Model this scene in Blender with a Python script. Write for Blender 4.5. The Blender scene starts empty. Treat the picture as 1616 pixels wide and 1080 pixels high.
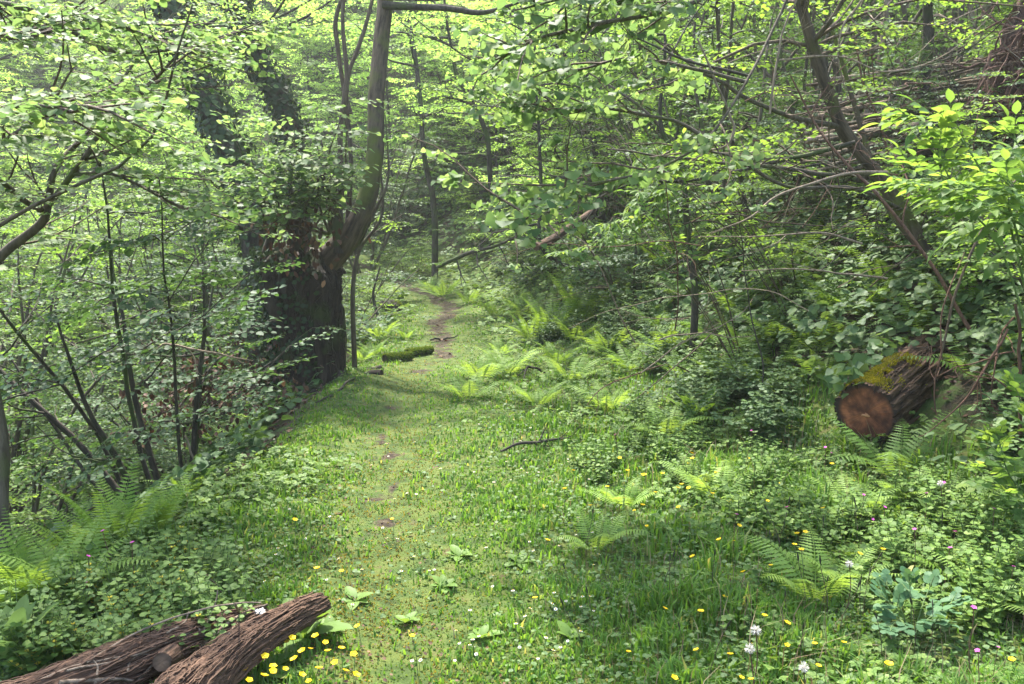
import bpy, math, random, bmesh
import numpy as np
from mathutils import Vector, Matrix, Euler
rad = math.radians
rs = np.random.default_rng(11)
S = bpy.context.scene
COL = S.collection
# ---------------------------------------------------------------- camera
CAM_Z, PITCH, FPX = 1.6, rad(8.0), 1400.0
cd = bpy.data.cameras.new('camera'); cam = bpy.data.objects.new('camera', cd); COL.objects.link(cam)
cam.location = (0, 0, CAM_Z); cam.rotation_euler = (rad(90) - PITCH, 0, 0)
cd.sensor_width = 36; cd.lens = 36 * FPX / 1616; cd.clip_end = 600; cd.clip_start = 0.05
S.camera = cam
# ---------------------------------------------------------------- light
SUN_EL, SUN_AZ = rad(62), rad(-20)      # azimuth measured from +Y (ahead), negative = to the left
w = bpy.data.worlds.new('World'); S.world = w; w.use_nodes = True
nt = w.node_tree; nt.nodes.clear()
sky = nt.nodes.new('ShaderNodeTexSky'); sky.sky_type = 'NISHITA'; sky.sun_disc = False
sky.sun_elevation = SUN_EL; sky.sun_rotation = SUN_AZ
sky.air_density = 1.2; sky.dust_density = 2.5
bg = nt.nodes.new('ShaderNodeBackground'); bg.inputs['Strength'].default_value = 0.15
wo = nt.nodes.new('ShaderNodeOutputWorld')
nt.links.new(sky.outputs[0], bg.inputs[0]); nt.links.new(bg.outputs[0], wo.inputs[0])
sd = bpy.data.lights.new('sun', 'SUN'); sun = bpy.data.objects.new('sun', sd); COL.objects.link(sun)
sd.energy = 3.8; sd.angle = rad(2.5); sd.color = (1.0, 0.95, 0.86)
sdir = Vector((math.sin(SUN_AZ) * math.cos(SUN_EL), math.cos(SUN_AZ) * math.cos(SUN_EL), math.sin(SUN_EL)))
sun.rotation_euler = sdir.to_track_quat('Z', 'Y').to_euler(); sun.location = (0, 0, 30)
vs = S.view_settings; vs.view_transform = 'Standard'; vs.look = 'None'; vs.gamma = 1; vs.exposure = 2.25
S.cycles.max_bounces = 8; S.cycles.diffuse_bounces = 4; S.cycles.glossy_bounces = 2
S.cycles.transmission_bounces = 4; S.cycles.transparent_max_bounces = 4
S.cycles.use_denoising = True; S.cycles.caustics_reflective = False; S.cycles.caustics_refractive = False
S.cycles.sample_clamp_indirect = 6.0

# ---------------------------------------------------------------- numeric helpers
def hash3(i, j, k, s=0):
    n = (i * 374761393 + j * 668265263 + k * 2147483647 + s * 144665) & 0xffffffff
    n = ((n ^ (n >> 13)) * 1274126177) & 0xffffffff
    return ((n ^ (n >> 16)) & 0xffff) / 65535.0
def vnoise(x, y, z=0.0, s=0):
    x, y, z = np.broadcast_arrays(np.asarray(x, float), np.asarray(y, float), np.asarray(z, float))
    i, j, k = (np.floor(a).astype(np.int64) for a in (x, y, z))
    f, g, h = x - i, y - j, z - k
    f, g, h = (a * a * (3 - 2 * a) for a in (f, g, h))
    r = 0
    for a in (0, 1):
        for b in (0, 1):
            for c in (0, 1):
                r = r + hash3(i + a, j + b, k + c, s) * (f if a else 1 - f) * (g if b else 1 - g) * (h if c else 1 - h)
    return r
def fbm(x, y, z=0.0, o=4, s=0):
    r, a, t = 0, .5, 0
    for q in range(o):
        m = 2 ** q
        r = r + a * vnoise(np.asarray(x) * m, np.asarray(y) * m, np.asarray(z) * m, s + q); t += a; a *= .5
    return r / t
def nrm(a): return a / np.maximum(np.linalg.norm(a, axis=-1, keepdims=True), 1e-9)
def sp(x, k): return k * np.logaddexp(0, np.asarray(x, float) / k)

# ---------------------------------------------------------------- terrain height
PY = [-8, 0, 2.9, 4.5, 6.2, 8.3, 11.4, 14.3, 17, 20, 24, 30, 45, 90]
PX = [0, -.2, -.37, -.66, -.98, -1.0, -.97, -1.0, -1.6, -2.9, -5.5, -10, -22, -60]
FY = [-8, 0, 3, 4.2, 5.3, 6.8, 8.5, 10, 12, 16, 20, 24, 30, 45, 90]
FX = [6, 4.2, 3.0, 2.5, 2.1, 1.6, 1.1, .75, .45, -.1, -1.4, -4, -8.5, -20, -58]
EY = [-8, 0, 3, 4, 5, 6, 8.3, 10, 12, 14, 17, 20, 24, 30, 45, 90]
EX = [-5, -3.6, -2.9, -2.35, -1.85, -1.75, -1.8, -1.9, -2.0, -2.0, -2.6, -3.9, -6.5, -11.2, -23, -62]
def pathx(y): return np.interp(y, PY, PX)
def H(x, y):
    x = np.asarray(x, float); y = np.asarray(y, float)
    px, fx, ex = pathx(y), np.interp(y, FY, FX), np.interp(y, EY, EX)
    z = sp(y - 13, 1.5) * .035
    z = z + .07 * sp(x - px - .5, .15)
    b = sp(x - fx, .22)
    z = z + np.where(b < 30, .57 * b, 17)
    e = sp(ex - x, .12)
    z = z - 3.0 * (1 - np.exp(-e * .85 / 3.0))
    z = z + .55 * sp(-14 - x - .0 * y, 2.0)
    z = z + .50 * sp(y - 26, 2.5) 
    z = np.where(z > 0, 20 * np.tanh(z / 20), z)
    z = z - .03 * np.exp(-((x - px) / .28) ** 2)
    z = z + .10 * (fbm(x * .8, y * .8, 0, 3, 5) - .5) * (1 + 2 * np.tanh(np.abs(x - px) / 4)) + .035 * (fbm(x * 4, y * 4, 0, 3, 9) - .5)
    return z
def ray(u, v):
    a = -(v - 540) / FPX; b = (u - 808) / FPX
    return b, math.cos(PITCH) + a * math.sin(PITCH), a * math.cos(PITCH) - math.sin(PITCH)
def P(u, v, y):
    """point seen at photo pixel (u, v) whose distance ahead is y"""
    b, dy, dz = ray(u, v); t = y / dy
    return Vector((b * t, y, CAM_Z + dz * t))
def G(u, v):
    """ground point seen at photo pixel (u, v)"""
    b, dy, dz = ray(u, v)
    t = np.arange(2.0, 70, .02)
    x, y, z = b * t, dy * t, CAM_Z + dz * t
    k = np.nonzero(z < H(x, y))[0]
    k = k[0] if len(k) else len(t) - 1
    return Vector((x[k], y[k], float(H(x[k], y[k]))))
def on(x, y, dz=0): return Vector((x, y, float(H(x, y)) + dz))

# ---------------------------------------------------------------- mesh building
class MB:
    def __init__(s): s.V = []; s.F = []; s.M = []; s.n = 0; s.B = {}
    def add(s, V, F, m=0):
        V = np.asarray(V, np.float32).reshape(-1, 3); F = np.asarray(F, np.int64)
        if len(V) == 0: return
        s.V.append(V); s.F.append(F + s.n); s.M.append(np.full(len(F), m, np.int32)); s.n += len(V)
    def mesh(s, name, mats, smooth=True):
        me = bpy.data.meshes.new(name)
        V = np.concatenate(s.V)
        loops = np.concatenate([f.ravel() for f in s.F]).astype(np.int32)
        tot = np.concatenate([np.full(len(f), f.shape[1]) for f in s.F]).astype(np.int32)
        st = np.concatenate([[0], np.cumsum(tot)[:-1]]).astype(np.int32)
        me.vertices.add(len(V)); me.vertices.foreach_set('co', V.ravel())
        me.loops.add(len(loops)); me.loops.foreach_set('vertex_index', loops)
        me.polygons.add(len(tot)); me.polygons.foreach_set('loop_start', st)
        for m in (mats if isinstance(mats, (list, tuple)) else [mats]): me.materials.append(m)
        me.polygons.foreach_set('material_index', np.concatenate(s.M))
        me.polygons.foreach_set('use_smooth', np.full(len(tot), smooth))
        if s.B:
            at = me.attributes.new('bark_co', 'FLOAT_VECTOR', 'POINT'); arr = np.zeros((len(V), 3), np.float32)
            for k, c in s.B.items(): arr[k:k + len(c)] = c
            at.data.foreach_set('vector', arr.ravel())
        me.update(calc_edges=True); me.validate()
        return me
    def obj(s, name, mats, parent=None, smooth=True, loc=None):
        o = bpy.data.objects.new(name, s.mesh(name, mats, smooth)); COL.objects.link(o)
        if parent is not None: o.parent = parent
        if loc is not None: o.location = loc
        return o
def tube(mb, pts, r, sides=6, m=0, cap=True, disp=None):
    pts = np.asarray([tuple(p) for p in pts], float); n = len(pts)
    r = np.interp(np.linspace(0, 1, n), np.linspace(0, 1, len(r)), r) if np.ndim(r) else np.full(n, float(r))
    T = nrm(np.gradient(pts, axis=0))
    ref = np.array([0, 0, 1.]) if abs(T[:, 2]).mean() < .8 else np.array([1., 0, 0])
    A = nrm(np.cross(T, ref)); B = np.cross(T, A)
    th = np.linspace(0, 2 * np.pi, sides, endpoint=False)
    rr = r[:, None] * np.ones(sides)
    if disp is not None: rr = rr * disp(np.linspace(0, 1, n)[:, None], th[None, :])
    V = pts[:, None] + rr[..., None] * (np.cos(th)[None, :, None] * A[:, None] + np.sin(th)[None, :, None] * B[:, None])
    V = V.reshape(-1, 3)
    sl = np.concatenate([[0], np.cumsum(np.linalg.norm(np.diff(pts, axis=0), axis=1))])
    R_ = r[:, None] * 0 + float(np.mean(r)) + 0 * th[None]
    if sides >= 12: mb.B[mb.n] = np.stack([R_ * np.cos(th)[None], R_ * np.sin(th)[None], sl[:, None] + 0 * R_], -1).reshape(-1, 3)
    i = np.arange(n - 1)[:, None] * sides; j = np.arange(sides)[None, :]; k = (j + 1) % sides
    F = np.stack([i + j, i + k, i + k + sides, i + j + sides], -1).reshape(-1, 4)
    mb.add(V, F, m)
    if cap == 'grid': cap = True
    tube.grid = V.reshape(n, sides, 3)
    if cap:
        for e, c in ((0, pts[0]), (n - 1, pts[-1])):
            ring = V[e * sides:(e + 1) * sides]
            f = np.stack([np.full(sides, sides), np.arange(sides), (np.arange(sides) + 1) % sides], -1)
            if e == 0: f = f[:, ::-1]
            mb.add(np.vstack([ring, c]), f, m)
def smoothline(pts, n=24):
    """Catmull-Rom through the points"""
    p = np.asarray([tuple(q) for q in pts], float)
    if len(p) < 3: return p[0] + (p[-1] - p[0]) * np.linspace(0, 1, n)[:, None]
    q = np.vstack([2 * p[0] - p[1], p, 2 * p[-1] - p[-2]])
    t = np.linspace(0, len(p) - 1 - 1e-6, n); i = t.astype(int); f = (t - i)[:, None]
    a, b, c, d = q[i], q[i + 1], q[i + 2], q[i + 3]
    return .5 * (2 * b + (c - a) * f + (2 * a - 5 * b + 4 * c - d) * f ** 2 + (3 * b - a - 3 * c + d) * f ** 3)
def wob(pts, amp, fr=1.0, seed=0):
    pts = np.array(pts, float); s = np.linspace(0, fr, len(pts)); k = seed * 13.7
    for a in range(3): pts[:, a] += amp * (fbm(s * 3 + k, a * 9.1 + k, 0, 3) - .5) * 2 * np.minimum(1, s * 6 / fr)
    return pts
HEX = (np.array([(0, 0, 0), (.30, .46, .07), (.72, .36, .05), (1, 0, -.06), (.72, -.36, .05), (.30, -.46, .07)]), np.array([[0, 3, 2, 1], [0, 5, 4, 3]]))
def serr(n=5, widest=.4, lob=.06, cup=.08, tipw=1.0, pleat=.015, droop=.12):
    """a bigger leaf: midrib and toothed edges"""
    xs = np.linspace(0, 1, n + 2); L = []
    prof = np.sin(np.pi * xs ** (math.log(.5) / math.log(widest))) ** .8 * .5 * tipw
    V = []; F = []
    for i, (x, p) in enumerate(zip(xs, prof)):
        d = -droop * x * x; pl = pleat * (-1) ** i
        k = 1 + lob * (-1) ** i
        V += [(x, 0, d), (x + .04 * (i % 2), p * k, d + cup * p * 2 + pl), (x + .04 * (i % 2), -p * k, d + cup * p * 2 + pl)]
    for i in range(n + 1):
        a = 3 * i; b = a + 3
        F += [(a, b, b + 1, a + 1), (a, a + 2, b + 2, b)]
    return np.array(V), np.array(F)
OVAL = serr(5, .45)
HEART = serr(6, .36, .05, .10, 1.5)
LANCE = serr(6, .40, .03, .14, .46, .0, .25)
def leafset(mb, P_, D, N, L, T=HEX, wid=1.0, m=0):
    P_, D, N = (np.asarray(a, float) for a in (P_, D, N))
    D = nrm(D); Sd = nrm(np.cross(N, D)); U = np.cross(D, Sd)
    L = np.broadcast_to(np.asarray(L, float), (len(P_),))[:, None, None]
    t = T[0][None]
    V = P_[:, None] + L * (t[..., 0:1] * D[:, None] + wid * t[..., 1:2] * Sd[:, None] + t[..., 2:3] * U[:, None])
    k = T[0].shape[0]
    F = (np.arange(len(P_))[:, None, None] * k + T[1][None]).reshape(-1, T[1].shape[1])
    mb.add(V.reshape(-1, 3), F, m)

# ---------------------------------------------------------------- object helpers
PENDING = []     # (object, phrase) pairs whose labels get a landmark at the end
def thing(name, label, cat, loc=(0, 0, 0), group=None, near=None):
    o = bpy.data.objects.new(name, None); COL.objects.link(o); o.location = loc; o.empty_display_size = .1
    tag(o, label, cat, group); return o
def tag(o, label, cat, group=None):
    o['label'] = label; o['category'] = cat
    if group: o['group'] = group
    return o
def auto(o, phrase, marks=None): PENDING.append((o, phrase, marks)); return o
def dup(root, loc, rz=0, sc=1.0, tilt=(0, 0)):
    r = root.copy(); COL.objects.link(r); r.location = loc; r.rotation_euler = (tilt[0], tilt[1], rz)
    r.scale = (sc, sc, sc) if not isinstance(sc, tuple) else sc
    for ch in list(root.children):
        c = ch.copy(); COL.objects.link(c); c.parent = r
        for g in list(ch.children):
            d = g.copy(); COL.objects.link(d); d.parent = c
    return r
def place(root, used, loc, rz=0, sc=1.0, tilt=(0, 0)):
    """first call moves the prototype, later calls copy it"""
    if root.name not in used:
        used.add(root.name); root.location = loc; root.rotation_euler = (tilt[0], tilt[1], rz); root.scale = (sc, sc, sc); return root
    return dup(root, loc, rz, sc, tilt)

# ---------------------------------------------------------------- materials
def newmat(name):
    m = bpy.data.materials.new(name); m.use_nodes = True; n = m.node_tree; n.nodes.clear()
    o = n.nodes.new('ShaderNodeOutputMaterial'); return m, n, o
def ramp(n, fac, stops):
    r = n.nodes.new('ShaderNodeValToRGB'); e = r.color_ramp.elements
    while len(e) < len(stops): e.new(.5)
    for el, (p, c) in zip(e, stops): el.position = p; el.color = (*c, 1)
    n.links.new(fac, r.inputs[0]); return r.outputs[0]
def math_(n, op, a, b=None):
    q = n.nodes.new('ShaderNodeMath'); q.operation = op
    for i, x in enumerate((a, b)):
        if x is None: continue
        if isinstance(x, (int, float)): q.inputs[i].default_value = x
        else: n.links.new(x, q.inputs[i])
    return q.outputs[0]
def leafmat(name, stops, trans=(1.9, 1.7, .9), rough=.5, tw=.45, spec=.3, objvar=.5):
    rough = max(rough, .5) + .06; spec = min(spec, .36) * .8
    m, n, o = newmat(name); L = n.links.new
    g = n.nodes.new('ShaderNodeNewGeometry'); oi = n.nodes.new('ShaderNodeObjectInfo')
    f = math_(n, 'ADD', math_(n, 'MULTIPLY', g.outputs['Random Per Island'], 1 - objvar), math_(n, 'MULTIPLY', oi.outputs['Random'], objvar))
    c = ramp(n, f, stops)
    p = n.nodes.new('ShaderNodeBsdfPrincipled'); L(c, p.inputs['Base Color']); p.inputs['Roughness'].default_value = rough
    p.inputs['Specular IOR Level'].default_value = spec
    t = n.nodes.new('ShaderNodeBsdfTranslucent')
    mx = n.nodes.new('ShaderNodeMix'); mx.data_type = 'RGBA'; mx.blend_type = 'MULTIPLY'; mx.inputs[0].default_value = 1
    L(c, mx.inputs[6]); mx.inputs[7].default_value = (*trans, 1); L(mx.outputs[2], t.inputs[0])
    s = n.nodes.new('ShaderNodeMixShader'); s.inputs[0].default_value = tw
    L(p.outputs[0], s.inputs[1]); L(t.outputs[0], s.inputs[2]); L(s.outputs[0], o.inputs[0]); return m
def barkmat(name, c1, c2, moss=None, mossamt=.5, scale=14, stretch=.18, bump=.5, mscale=3.0, attr=False):
    m, n, o = newmat(name); L = n.links.new
    tc = n.nodes.new('ShaderNodeTexCoord'); mp = n.nodes.new('ShaderNodeMapping'); mp.inputs['Scale'].default_value = (1, 1, stretch)
    if attr:
        aa = n.nodes.new('ShaderNodeAttribute'); aa.attribute_name = 'bark_co'; L(aa.outputs['Vector'], mp.inputs[0])
    else: L(tc.outputs['Object'], mp.inputs[0])
    a = n.nodes.new('ShaderNodeTexNoise'); a.inputs['Scale'].default_value = scale; a.inputs['Detail'].default_value = 6; a.inputs['Roughness'].default_value = .65
    L(mp.outputs[0], a.inputs['Vector'])
    c = ramp(n, a.outputs[0], [(.34, c1), (.62, c2)])
    if moss:
        b = n.nodes.new('ShaderNodeTexNoise'); b.inputs['Scale'].default_value = mscale; b.inputs['Detail'].default_value = 5
        L(tc.outputs['Object'], b.inputs['Vector'])
        k = ramp(n, b.outputs[0], [(.62 - .25 * mossamt, (0, 0, 0)), (.72 - .25 * mossamt, (1, 1, 1))])
        mx = n.nodes.new('ShaderNodeMix'); mx.data_type = 'RGBA'; L(k, mx.inputs[0]); L(c, mx.inputs[6]); mx.inputs[7].default_value = (*moss, 1); c = mx.outputs[2]
    p = n.nodes.new('ShaderNodeBsdfPrincipled'); L(c, p.inputs['Base Color']); p.inputs['Roughness'].default_value = .85; p.inputs['Specular IOR Level'].default_value = .25
    bp = n.nodes.new('ShaderNodeBump'); bp.inputs['Strength'].default_value = bump; bp.inputs['Distance'].default_value = .03
    L(a.outputs[0], bp.inputs['Height']); L(bp.outputs[0], p.inputs['Normal']); L(p.outputs[0], o.inputs[0]); return m
def plain(name, c, rough=.8, var=.15):
    m, n, o = newmat(name); p = n.nodes.new('ShaderNodeBsdfPrincipled'); p.inputs['Roughness'].default_value = rough
    tc = n.nodes.new('ShaderNodeTexCoord'); a = n.nodes.new('ShaderNodeTexNoise'); a.inputs['Scale'].default_value = 18; a.inputs['Detail'].default_value = 4
    n.links.new(tc.outputs['Object'], a.inputs['Vector'])
    n.links.new(ramp(n, a.outputs[0], [(.35, tuple(x * (1 - var * 2) for x in c)), (.65, tuple(min(1, x * (1 + var)) for x in c))]), p.inputs['Base Color'])
    n.links.new(p.outputs[0], o.inputs[0]); return m
LEAF_FAR = leafmat('leaf_far', [(0, (.10, .18, .045)), (.5, (.15, .25, .055)), (1, (.22, .31, .075))], trans=(2.0, 1.95, 1.5), tw=.62)
LEAF_MID = leafmat('leaf_mid', [(0, (.065, .125, .03)), (.5, (.095, .17, .036)), (1, (.14, .22, .045))], trans=(2.1, 1.95, 1.1), tw=.5, rough=.4)
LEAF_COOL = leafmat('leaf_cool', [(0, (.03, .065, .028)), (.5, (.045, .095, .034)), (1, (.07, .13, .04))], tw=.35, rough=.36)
LEAF_NEAR = leafmat('leaf_near', [(0, (.05, .10, .034)), (.5, (.10, .17, .05)), (1, (.18, .25, .08))], trans=(1.75, 1.65, 1.35), tw=.48, rough=.38, objvar=.1)
LEAF_ELDER = leafmat('leaf_elder', [(0, (.07, .14, .035)), (.6, (.11, .19, .045)), (1, (.18, .26, .06))], trans=(2.1, 1.9, 1.0), tw=.5, rough=.4, objvar=.1)
LEAF_ROSE = leafmat('leaf_blue_green', [(0, (.055, .125, .055)), (1, (.095, .18, .08))], tw=.3, rough=.5, objvar=.1)
LEAF_IVY = leafmat('leaf_ivy', [(0, (.014, .028, .010)), (.6, (.022, .044, .013)), (1, (.045, .08, .02))], tw=.2, rough=.3, spec=.6)
LEAF_BRAMBLE = leafmat('leaf_bramble', [(0, (.04, .085, .032)), (.5, (.07, .13, .042)), (1, (.125, .19, .055))], tw=.3, rough=.38, spec=.6, objvar=.3)
LEAF_HERB = leafmat('leaf_herb', [(0, (.06, .12, .026)), (.5, (.105, .185, .036)), (1, (.17, .25, .05))], tw=.35, rough=.42, objvar=.1)
LEAF_CLOVER = leafmat('leaf_clover', [(0, (.05, .10, .03)), (.5, (.075, .14, .04)), (1, (.12, .18, .055))], tw=.3, rough=.4, objvar=.0)
GRASS = leafmat('grass_blade', [(0, (.055, .13, .02)), (.55, (.09, .195, .028)), (.93, (.14, .25, .04)), (1, (.26, .25, .10))], tw=.42, rough=.45, objvar=0)
MOSSB = leafmat('moss_tuft', [(0, (.055, .11, .018)), (.6, (.10, .165, .024)), (1, (.17, .20, .035))], tw=.3, rough=.7, objvar=0)
FERN = leafmat('fern_green', [(0, (.11, .20, .034)), (.5, (.15, .25, .042)), (1, (.19, .29, .055))], tw=.45, rough=.5, objvar=.8)
FERN_PALE = leafmat('fern_pale', [(0, (.17, .28, .06)), (1, (.24, .35, .08))], tw=.45, rough=.5)
STRAW = leafmat('dry_straw', [(0, (.12, .08, .045)), (1, (.36, .29, .16))], trans=(1.1, 1, .8), tw=.2)
MOSSY = leafmat('track_moss', [(0, (.10, .07, .03)), (.3, (.15, .13, .022)), (1, (.27, .23, .04))], tw=.3, rough=.8, objvar=0)
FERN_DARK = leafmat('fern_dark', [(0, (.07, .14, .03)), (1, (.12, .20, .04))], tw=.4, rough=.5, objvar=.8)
DEADLEAF = leafmat('dead_leaf', [(0, (.035, .018, .012)), (.6, (.075, .036, .022)), (1, (.17, .10, .055))], trans=(1.2, 1, .8), tw=.15, rough=.6, objvar=0)
BARK_HAZEL = barkmat('bark_hazel', (.045, .035, .024), (.11, .09, .062), (.07, .085, .025), .35, 30)
BARK_DARK = barkmat('bark_dark', (.02, .017, .013), (.06, .05, .038), (.045, .06, .018), .45, 22)
BARK_TREE = barkmat('bark_tree', (.022, .016, .010), (.095, .07, .045), (.075, .085, .016), .55, 26, mscale=2.2, attr=True)
BARK_POLLARD = barkmat('bark_pollard', (.008, .006, .004), (.045, .034, .024), (.03, .04, .010), .4, 16, .16, .9, attr=True)
BARK_LOG = barkmat('bark_log', (.016, .009, .006), (.17, .10, .064), None, 0, 55, .10, 1.0, attr=True)
BARK_LOGR = barkmat('bark_mossy_log', (.014, .008, .006), (.13, .078, .048), None, 0, 46, .14, 1.0, attr=True)
TWIG_RED = barkmat('twig_red', (.06, .03, .02), (.14, .075, .05), None, 0, 60)
TWIG_PALE = barkmat('twig_pale', (.11, .085, .06), (.28, .21, .15), None, 0, 50)
TWIG_BROWN = barkmat('twig_brown', (.05, .036, .025), (.13, .095, .065), None, 0, 50)
STEM_GREEN = plain('stem_green', (.10, .16, .04))
# ================================================================ ground
def ground_material():
    m, n, o = newmat('woodland_ground'); L = n.links.new
    geo = n.nodes.new('ShaderNodeNewGeometry')
    def noise(sc, d=5, r=.6):
        a = n.nodes.new('ShaderNodeTexNoise'); a.inputs['Scale'].default_value = sc; a.inputs['Detail'].default_value = d; a.inputs['Roughness'].default_value = r
        L(geo.outputs['Position'], a.inputs['Vector']); return a.outputs[0]
    def mix(f, a, b):
        x = n.nodes.new('ShaderNodeMix'); x.data_type = 'RGBA'; L(f, x.inputs[0]); L(a, x.inputs[6]); L(b, x.inputs[7]); return x.outputs[2]
    moss = ramp(n, noise(9), [(.3, (.03, .045, .012)), (.46, (.05, .08, .018)), (.6, (.085, .11, .024)), (.72, (.08, .06, .03))])
    soil = ramp(n, noise(25), [(.3, (.016, .012, .008)), (.5, (.04, .030, .019)), (.7, (.095, .075, .048))])
    litter = ramp(n, noise(6), [(.36, (.035, .028, .018)), (.48, (.06, .05, .03)), (.56, (.05, .08, .022)), (.75, (.08, .13, .03))])
    at = n.nodes.new('ShaderNodeAttribute'); at.attribute_name = 'wear'
    al = n.nodes.new('ShaderNodeAttribute'); al.attribute_name = 'litter'
    k = ramp(n, math_(n, 'ADD', at.outputs['Fac'], math_(n, 'MULTIPLY', math_(n, 'SUBTRACT', noise(5), .5), 1.3)), [(.45, (0, 0, 0)), (.6, (1, 1, 1))])
    l = ramp(n, math_(n, 'ADD', al.outputs['Fac'], math_(n, 'MULTIPLY', math_(n, 'SUBTRACT', noise(3), .5), 1.0)), [(.4, (0, 0, 0)), (.65, (1, 1, 1))])
    c = mix(k, mix(l, moss, litter), soil)
    p = n.nodes.new('ShaderNodeBsdfPrincipled'); L(c, p.inputs['Base Color']); p.inputs['Roughness'].default_value = .95; p.inputs['Specular IOR Level'].default_value = .2
    bp = n.nodes.new('ShaderNodeBump'); bp.inputs['Strength'].default_value = .8; bp.inputs['Distance'].default_value = .02
    L(noise(40, 6, .7), bp.inputs['Height']); L(bp.outputs[0], p.inputs['Normal']); L(p.outputs[0], o.inputs[0]); return m
MG = ground_material()
def axis(lo, hi, n, c, k):
    t = np.linspace(-1, 1, n); s = np.sinh(t * k) / math.sinh(k)
    return np.where(s < 0, c + s * (c - lo), c + s * (hi - c))
gx = axis(-70, 60, 460, -.5, 3.6); gy = axis(-14, 95, 520, 5, 3.6)
X, Y = np.meshgrid(gx, gy); Z = H(X, Y)
def wear(x, y):
    d = np.abs(x - pathx(y) - .12 * np.sin(y * 1.3))
    base = np.exp(-(d / .25) ** 2)
    far = np.clip((y - 6.5) / 5, 0, 1)
    spots = fbm(x * 4.2, y * 2.4, 0, 3, 31)
    return base * (.10 + .52 * far + .55 * np.clip((spots - .57) * 6, 0, 1))
def littery(x, y):
    a = np.clip((np.interp(y, EY, EX) + .15 - x) / .25, 0, 1)
    b = np.clip((x - np.interp(y, FY, FX) - .1) / .6, 0, 1)
    return np.maximum(a, b)
gw, gl = wear(X, Y), littery(X, Y)
nx = len(gx); idx = np.arange(X.size).reshape(X.shape)
Fq = np.stack([idx[:-1, :-1], idx[:-1, 1:], idx[1:, 1:], idx[1:, :-1]], -1).reshape(-1, 4)
fc = (X[:-1, :-1] + X[1:, 1:]) / 2, (Y[:-1, :-1] + Y[1:, 1:]) / 2
onpath = ((np.abs(fc[0] - pathx(fc[1])) < .42) & (fc[1] < 30)).ravel()
VG = np.stack([X, Y, Z], -1).reshape(-1, 3)
for name, sel in (('ground', ~onpath), ('path', onpath)):
    F = Fq[sel]; used, inv = np.unique(F, return_inverse=True)
    mb = MB(); mb.add(VG[used], inv.reshape(F.shape)); o = mb.obj(name, MG); o['kind'] = 'structure'
    for an, arr in (('wear', gw), ('litter', gl)):
        a = o.data.attributes.new(an, 'FLOAT', 'POINT'); a.data.foreach_set('value', arr.ravel()[used].astype(np.float32))

# ================================================================ grass, moss, clover
def frustum_pts(n, y0, y1, x0=-.72, x1=.72, pw=1.0, mar=.6):
    u = rs.random(n); y = y0 * (y1 / y0) ** (u ** pw)
    x = (x0 + (x1 - x0) * rs.random(n)) * y + rs.uniform(-mar, mar, n)
    return x, y
def slopeN(x, y, e=.05):
    dx = (H(x + e, y) - H(x - e, y)) / (2 * e); dy = (H(x, y + e) - H(x, y - e)) / (2 * e)
    return nrm(np.stack([-dx, -dy, np.ones_like(dx)], -1))
def blades(name, n, y0, y1, zone, hfun, mat, wid=.0035, label=None):
    x, y = frustum_pts(n, y0, y1)
    k = rs.random(n) < zone(x, y); x, y = x[k], y[k]; n = len(x)
    h = hfun(x, y) * rs.uniform(.55, 1.35, n); z = H(x, y) - .004
    az = rs.uniform(0, 6.283, n); lean = rs.uniform(.1, .9, n) ** 1.2
    d = np.stack([np.cos(az), np.sin(az), np.zeros(n)], -1)
    s = np.stack([-np.sin(az + rs.normal(0, .5, n)), np.cos(az), np.zeros(n)], -1)
    w = (wid * (1 + .12 * y) * rs.uniform(.6, 1.3, n))[:, None]
    b = np.stack([x, y, z], -1); up = np.array([0, 0, 1.])
    m1 = b + (h * .55)[:, None] * (up + d * (lean * .35)[:, None]); tip = b + h[:, None] * (up * (1 - .35 * lean)[:, None] + d * lean[:, None])
    V = np.stack([b - s * w, b + s * w, m1 - s * w * .8, m1 + s * w * .8, tip], 1).reshape(-1, 3)
    q = np.arange(n)[:, None] * 5
    mb = MB(); mb.add(V, q + np.array([[0, 1, 3, 2]]));
    mb.V.append(np.zeros((0, 3), np.float32)); mb.F.append(q + np.array([[2, 3, 4]])); mb.M.append(np.zeros(n, np.int32))
    o = mb.obj(name, mat); o['kind'] = 'stuff'; o['label'] = label; return o
def meadow(x, y):
    fx, ex = np.interp(y, FY, FX), np.interp(y, EY, EX)
    a = np.clip((fx + .25 + .55 * np.clip((y - 5) / 2, 0, 1) - x) / .5, 0, 1) * np.clip((x - ex + .12) / .2, 0, 1)
    corner = (y < 4.6) * np.clip((ex + .0 - x) / -.3, 0, 1)
    return a * (1 - np.clip(wear(x, y) * 1.6, 0, .93)) * (1 - .78 * np.exp(-((x - pathx(y) - .1 * np.sin(y * 1.3)) / .34) ** 2)) * np.clip((y < 22), 0, 1)
def tall(x, y):
    right = np.clip((x - pathx(y) - .6) / .9, 0, 1) * np.clip((10 - y) / 5, 0, 1)
    left = np.clip((pathx(y) - .55 - x) / .5, 0, 1) * np.clip((6.5 - y) / 2, 0, 1) * .6
    p = np.clip((fbm(x * 1.3, y * 1.3, 0, 3, 3) - .38) * 3.5, 0, 1)
    return np.maximum(right, left) * p
blades('grass', 210000, 2.2, 16, lambda x, y: meadow(x, y) * (.25 + .75 * np.clip((fbm(x * 2, y * 2, 0, 3, 17) - .3) * 3, 0, 1)),
       lambda x, y: .016 + (.11 * tall(x, y) + .03) * np.clip(fbm(x * 7, y * 7, 0, 2, 8) * 2.4 - .6, .1, 1.3), GRASS, label='short and tufted green grass on the track and verge')
blades('moss', 230000, 2.3, 18, lambda x, y: meadow(x, y) * np.clip(1.2 - np.abs(x - pathx(y)) * .55, .12, 1) * (fbm(x * 1.5, y * 1.5, 0, 3, 44) > .36),
       lambda x, y: .013 + 0 * x, MOSSB, .003, label='yellow green moss carpeting the trodden track')
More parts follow.
